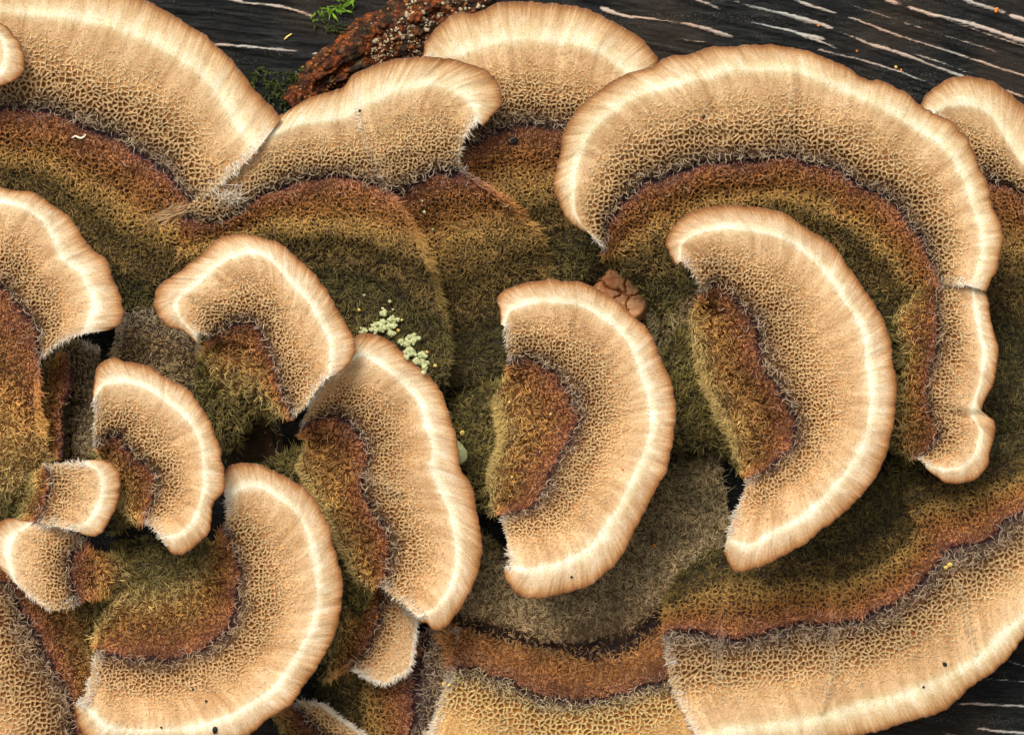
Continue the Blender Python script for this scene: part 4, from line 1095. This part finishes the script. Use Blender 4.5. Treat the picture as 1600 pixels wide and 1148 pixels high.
# lichen scales on the two-lobed bracket
def lichen(label, spots):
    sp = []; sz = []
    for x, y, r, n in spots:
        for _ in range(n):
            a = rng.uniform(0, 6.28); q = r * math.sqrt(rng.random())
            sp.append((x + q * math.cos(a), y + q * math.sin(a))); sz.append(rng.uniform(2.2, 4.4))
    scatter('lichen_patch', [(x, y, surf_z(x, y) + 5 + rng.uniform(0, 2.5)) for x, y in sp], sz, M_LICHEN, label, 'lichen', 2, None, .3, .45)
lichen('pale green crusty lichen on the olive base of the two-lobed bracket', [(568, 515, 5, 6), (588, 513, 9, 18), (603, 508, 11, 24), (616, 503, 8, 14), (599, 488, 4, 5), (613, 520, 4, 5)])
lichen('smaller ragged lichen patch tight against the rim of the wavy-rimmed bracket', [(633, 534, 8, 9), (645, 530, 8, 9), (640, 552, 8, 9), (656, 560, 9, 18), (664, 568, 7, 9), (662, 578, 4, 3)])
o = None
def single(name, x, y, size, mat, label, cat, group=None, sub=2, lift=4.0, rough=.3, z=None):
    z = (surf_z(x, y) if z is None else z) + lift
    v, f = lump(rng, size, sub, rough, int(x * 7 + y))
    v = rotz(v, rng.uniform(0, 6.28))
    o = mesh_obj(name, v * S + at(x, y, z), f, mat, None, at(x, y, z - size[2]))
    return tag(o, label, cat, group)
for x, y, r in [(569, 461, 2.6), (609, 471, 3.0), (614, 484, 2.0), (655, 529, 3.4), (663, 331, 2.6), (676, 358, 2.8), (660, 314, 2.0), (598, 482, 2.4)]:
    single('lichen_crumb', x, y, (r, r, r * .7), M_LICHEN, 'tiny round pale crumb on the velvet of the two-lobed bracket', 'crumb', 'pale crumbs on the two-lobed bracket')
def bits(name, cat, mat, label, group, spots, lift, shape=(1.2, 1.0, .7)):
    for x, y, r in spots:
        single(name, x, y, (r * shape[0], r * shape[1], r * shape[2]), mat, label, cat, group if len(spots) > 1 else None, lift=lift)
bits('yellow_crumb', 'crumb', M_YELLOW, 'tiny ochre crumb beside the pale lichen on the two-lobed bracket', 'ochre crumbs by the lichen', [(561, 484, 2.2), (628, 500, 2.0), (622, 516, 2.6), (667, 550, 2.4), (680, 571, 2.8)], 4)
bits('yellow_crumb', 'crumb', M_YELLOW, 'tiny yellow crumb on the brown velvet of the half-moon bracket', 'yellow crumbs on the half-moon bracket', [(796, 628, 2.0), (860, 647, 2.0), (800, 745, 1.8)], 4)
bits('yellow_crumb', 'crumb', M_YELLOW, 'yellow crumb at the hairy edge of the bottom bracket with purple groove', 'yellow crumbs at the hairy edge', [(694, 1068, 3.6), (701, 1070, 2.4)], 4)
bits('yellow_crumb', 'crumb', M_YELLOW, 'bright yellow crumb at a radial fold of the wide bottom bracket', 'yellow crumbs at the fold', [(1484, 882, 3.4), (1478, 886, 3.0)], 4)
bits('yellow_crumb', 'crumb', M_YELLOW, 'tiny yellow crumb on the bare dark wood above the largest fan', None, [(1400, 105, 2.4)], 1)
FLAT = (1.3, 1.0, .6)
bits('black_speck', 'speck', M_BLACK, 'black speck on the tan felt of the largest fan', None, [(1100, 183, 2.4)], 1.5, FLAT)
bits('black_speck', 'speck', M_BLACK, 'black speck on the lower rim of the half-moon bracket', None, [(893, 901, 1.8)], 1.5, FLAT)
bits('black_speck', 'speck', M_BLACK, 'black grit speck on the big round bracket', 'black specks on the big round bracket', [(336, 1140, 4.0), (322, 1095, 1.8), (302, 1077, 2.0), (252, 1136, 1.6), (316, 955, 2.4)], 1.5, FLAT)
bits('black_speck', 'speck', M_BLACK, 'black speck near the cream rim of the wide bottom bracket', 'black specks on the wide bottom bracket', [(1476, 1037, 3.0), (1443, 1073, 1.8)], 1.5, FLAT)
bits('black_speck', 'speck', M_BLACK, 'black speck by the seam of the two-lobed bracket', 'black specks by the seam', [(562, 173, 1.8), (661, 323, 2.6)], 1.5, FLAT)
CHIP = (1.0, .7, .5)
bits('orange_fleck', 'fleck', M_ORANGE, 'tiny orange fleck on the bare dark wood', 'orange flecks on the wood', [(1557, 16, 4.6), (1279, 40, 2.6), (1339, 80, 2.0), (1408, 110, 2.4)], 1, CHIP)
bits('orange_fleck', 'fleck', M_ORANGE, 'tiny orange fleck on the tan felt of the half-moon bracket', 'orange flecks on the half-moon bracket', [(982, 670, 1.6), (973, 733, 2.2)], 1, CHIP)
bits('orange_fleck', 'fleck', M_ORANGE, 'tiny orange fleck beside the small ragged tan flap', None, [(589, 963, 2.6)], 2, CHIP)
bits('orange_fleck', 'fleck', M_ORANGE, 'tiny orange fleck on the grey fur below the half-moon bracket', None, [(1023, 852, 3.0)], 4, CHIP)
single('purple_scab', 800, 220, (6.5, 10, 2), M_BLACK, 'dark scab on the russet band of the broad smooth-rimmed bracket', 'scab', lift=1.0)
single('lichen_lobe', 713, 706, (15, 20, 7), M_LICHEN, 'smooth pale green lobe peeping out beside the wavy-rimmed bracket', 'lichen', lift=0, sub=3, rough=.15, z=88)
single('lichen_lobe', 722, 676, (5, 4, 2.5), M_YELLOW, 'small yellowish scale above the smooth pale green lobe', 'lichen', lift=6.0)

def tube(name, pts, r, mat, label, cat):
    c = smooth_curve([p[:2] for p in pts], 24)
    zz = np.array([surf_z(*p) for p in c[[0, 8, 16, 23]]]); z = np.interp(np.linspace(0, 1, 24), [0, .33, .66, 1], zz) + r * 2.2
    t = np.gradient(c, axis=0); t /= np.linalg.norm(t, axis=1, keepdims=True)
    a = np.linspace(0, 2 * math.pi, 8, endpoint=False)
    rr = r * np.sin(np.linspace(.25, math.pi - .25, 24)) ** .5
    X = c[:, 0][:, None] - t[:, 1][:, None] * rr[:, None] * np.cos(a)[None]; Y = c[:, 1][:, None] + t[:, 0][:, None] * rr[:, None] * np.cos(a)[None]
    Z = z[:, None] + rr[:, None] * np.sin(a)[None]
    F = [(i * 8 + j, i * 8 + (j + 1) % 8, (i + 1) * 8 + (j + 1) % 8, (i + 1) * 8 + j) for i in range(23) for j in range(8)] + [tuple(range(8))[::-1], tuple(range(184, 192))]
    o = mesh_obj(name, to_world(X, Y, Z).reshape(-1, 3), F, mat, None, at(*pts[0][:2], z.min()))
    return tag(o, label, cat)
tube('pale_fleck', [(112, 216), (118, 213), (125, 216), (131, 214), (134, 210)], 1.7, M_THREAD, 'curled pale worm-like fleck on the russet band of the widest bracket', 'fleck')
tube('wood_splinter', [(444, 62), (450, 57), (456, 53)], 1.5, M_YELLOW, 'thin yellow splinter on the bare dark wood', 'splinter')

# torn flesh seen through the gap under the largest fan
fr = empty('torn_flesh', at(975, 455, 0))
tag(fr, 'cracked orange-tan torn flesh in the gap beneath the largest fan', 'fungus flesh')
seeds = np.array([(958, 432), (992, 442), (945, 458), (962, 474), (996, 478), (1020, 452), (930, 432), (985, 512)], float)
gx, gy = np.meshgrid(np.arange(918, 1032, 1.6), np.arange(410, 522, 1.6))
wx = gx + 11 * fbm(gx / 17, gy / 17, 701, 3); wy = gy + 11 * fbm(gx / 17, gy / 17, 705, 3)
D = np.sort(np.hypot(wx[..., None] - seeds[:, 0], wy[..., None] - seeds[:, 1]), -1)
own = np.argmin(np.hypot(wx[..., None] - seeds[:, 0], wy[..., None] - seeds[:, 1]), -1)
hgt = np.array([36, 37, 28, 29, 35, 34, 28, 27.0])[own]
gz = hgt * sstep(0, 5.5, D[..., 1] - D[..., 0]) ** .5 * .45 + hgt * .55 + 2.5 * fbm(gx / 22, gy / 6, 711, 3) + .8 * fbm(gx / 3, gy / 3, 715, 2)
gz = gz - 60 * sstep(38, 62, np.hypot(gx - 972, gy - 462))
Wf = to_world(gx, gy, gz).reshape(-1, 3); nfx = gx.shape[1]
Ff = grid_faces(gx.shape[0], nfx, True); of = own.ravel()[Ff[:, 0]]
for k in range(len(seeds)):
    F_ = Ff[of == k]
    if len(F_) < 4: continue
    used, inv = np.unique(F_, return_inverse=True)
    mesh_obj('fragment', Wf[used], inv.reshape(-1, 4), M_FLESH, fr, at(975, 455, 0))

# scar fibres on the widest bracket, and the white tuft where it meets the two-lobed one
def lying(parent, name, n, p0f, p1f, r, band, white, pal, bow=3.0):
    org = np.array(parent.location)
    P = np.zeros((n, 4, 3)); zc = {}
    for i in range(n):
        a, b = np.array(p0f()), np.array(p1f())
        for q, t in enumerate((0, .33, .67, 1)):
            p = a * (1 - t) + b * t + rng.normal(0, .8, 2)
            key = (int(p[0] // 6), int(p[1] // 6))
            if key not in zc: zc[key] = surf_z(key[0] * 6 + 3, key[1] * 6 + 3)
            P[i, q] = (p[0], p[1], zc[key] + 1 + bow * math.sin(math.pi * t) + rng.uniform(0, 2))
    R = np.stack([np.full(n, r), np.full(n, r), np.full(n, r * .8), np.full(n, r * .3)], 1)
    hair_obj(name, to_world(P[..., 0], P[..., 1], P[..., 2]), R * S, {'band': np.full(n, band), 'white': np.full(n, white) * rng.random(n), 'tint': rng.uniform(.6, 1.1, n)}, HAIR[pal], parent, org)
roots = [o for o in bpy.data.objects if o.type == 'EMPTY' and o.name.startswith('bracket_fungus')]
RA = next(o for o in roots if 'very wide zoned' in o['label']); RB = next(o for o in roots if 'two-lobed bracket split' in o['label'])
lying(RA, 'scar_fibres', 60, lambda: (rng.uniform(268, 306), 326 + rng.normal(0, 5)), lambda: (rng.uniform(222, 262), rng.uniform(334, 362)), .6, .58, .2, 'fresh', 1.0)
lying(RB, 'white_tuft', 100, lambda: (rng.normal(362, 13), rng.normal(306, 8)), lambda: (rng.normal(362, 16), rng.normal(312, 11)), .55, .8, .9, 'fresh', 6.0)
print('strands', HAIRS)
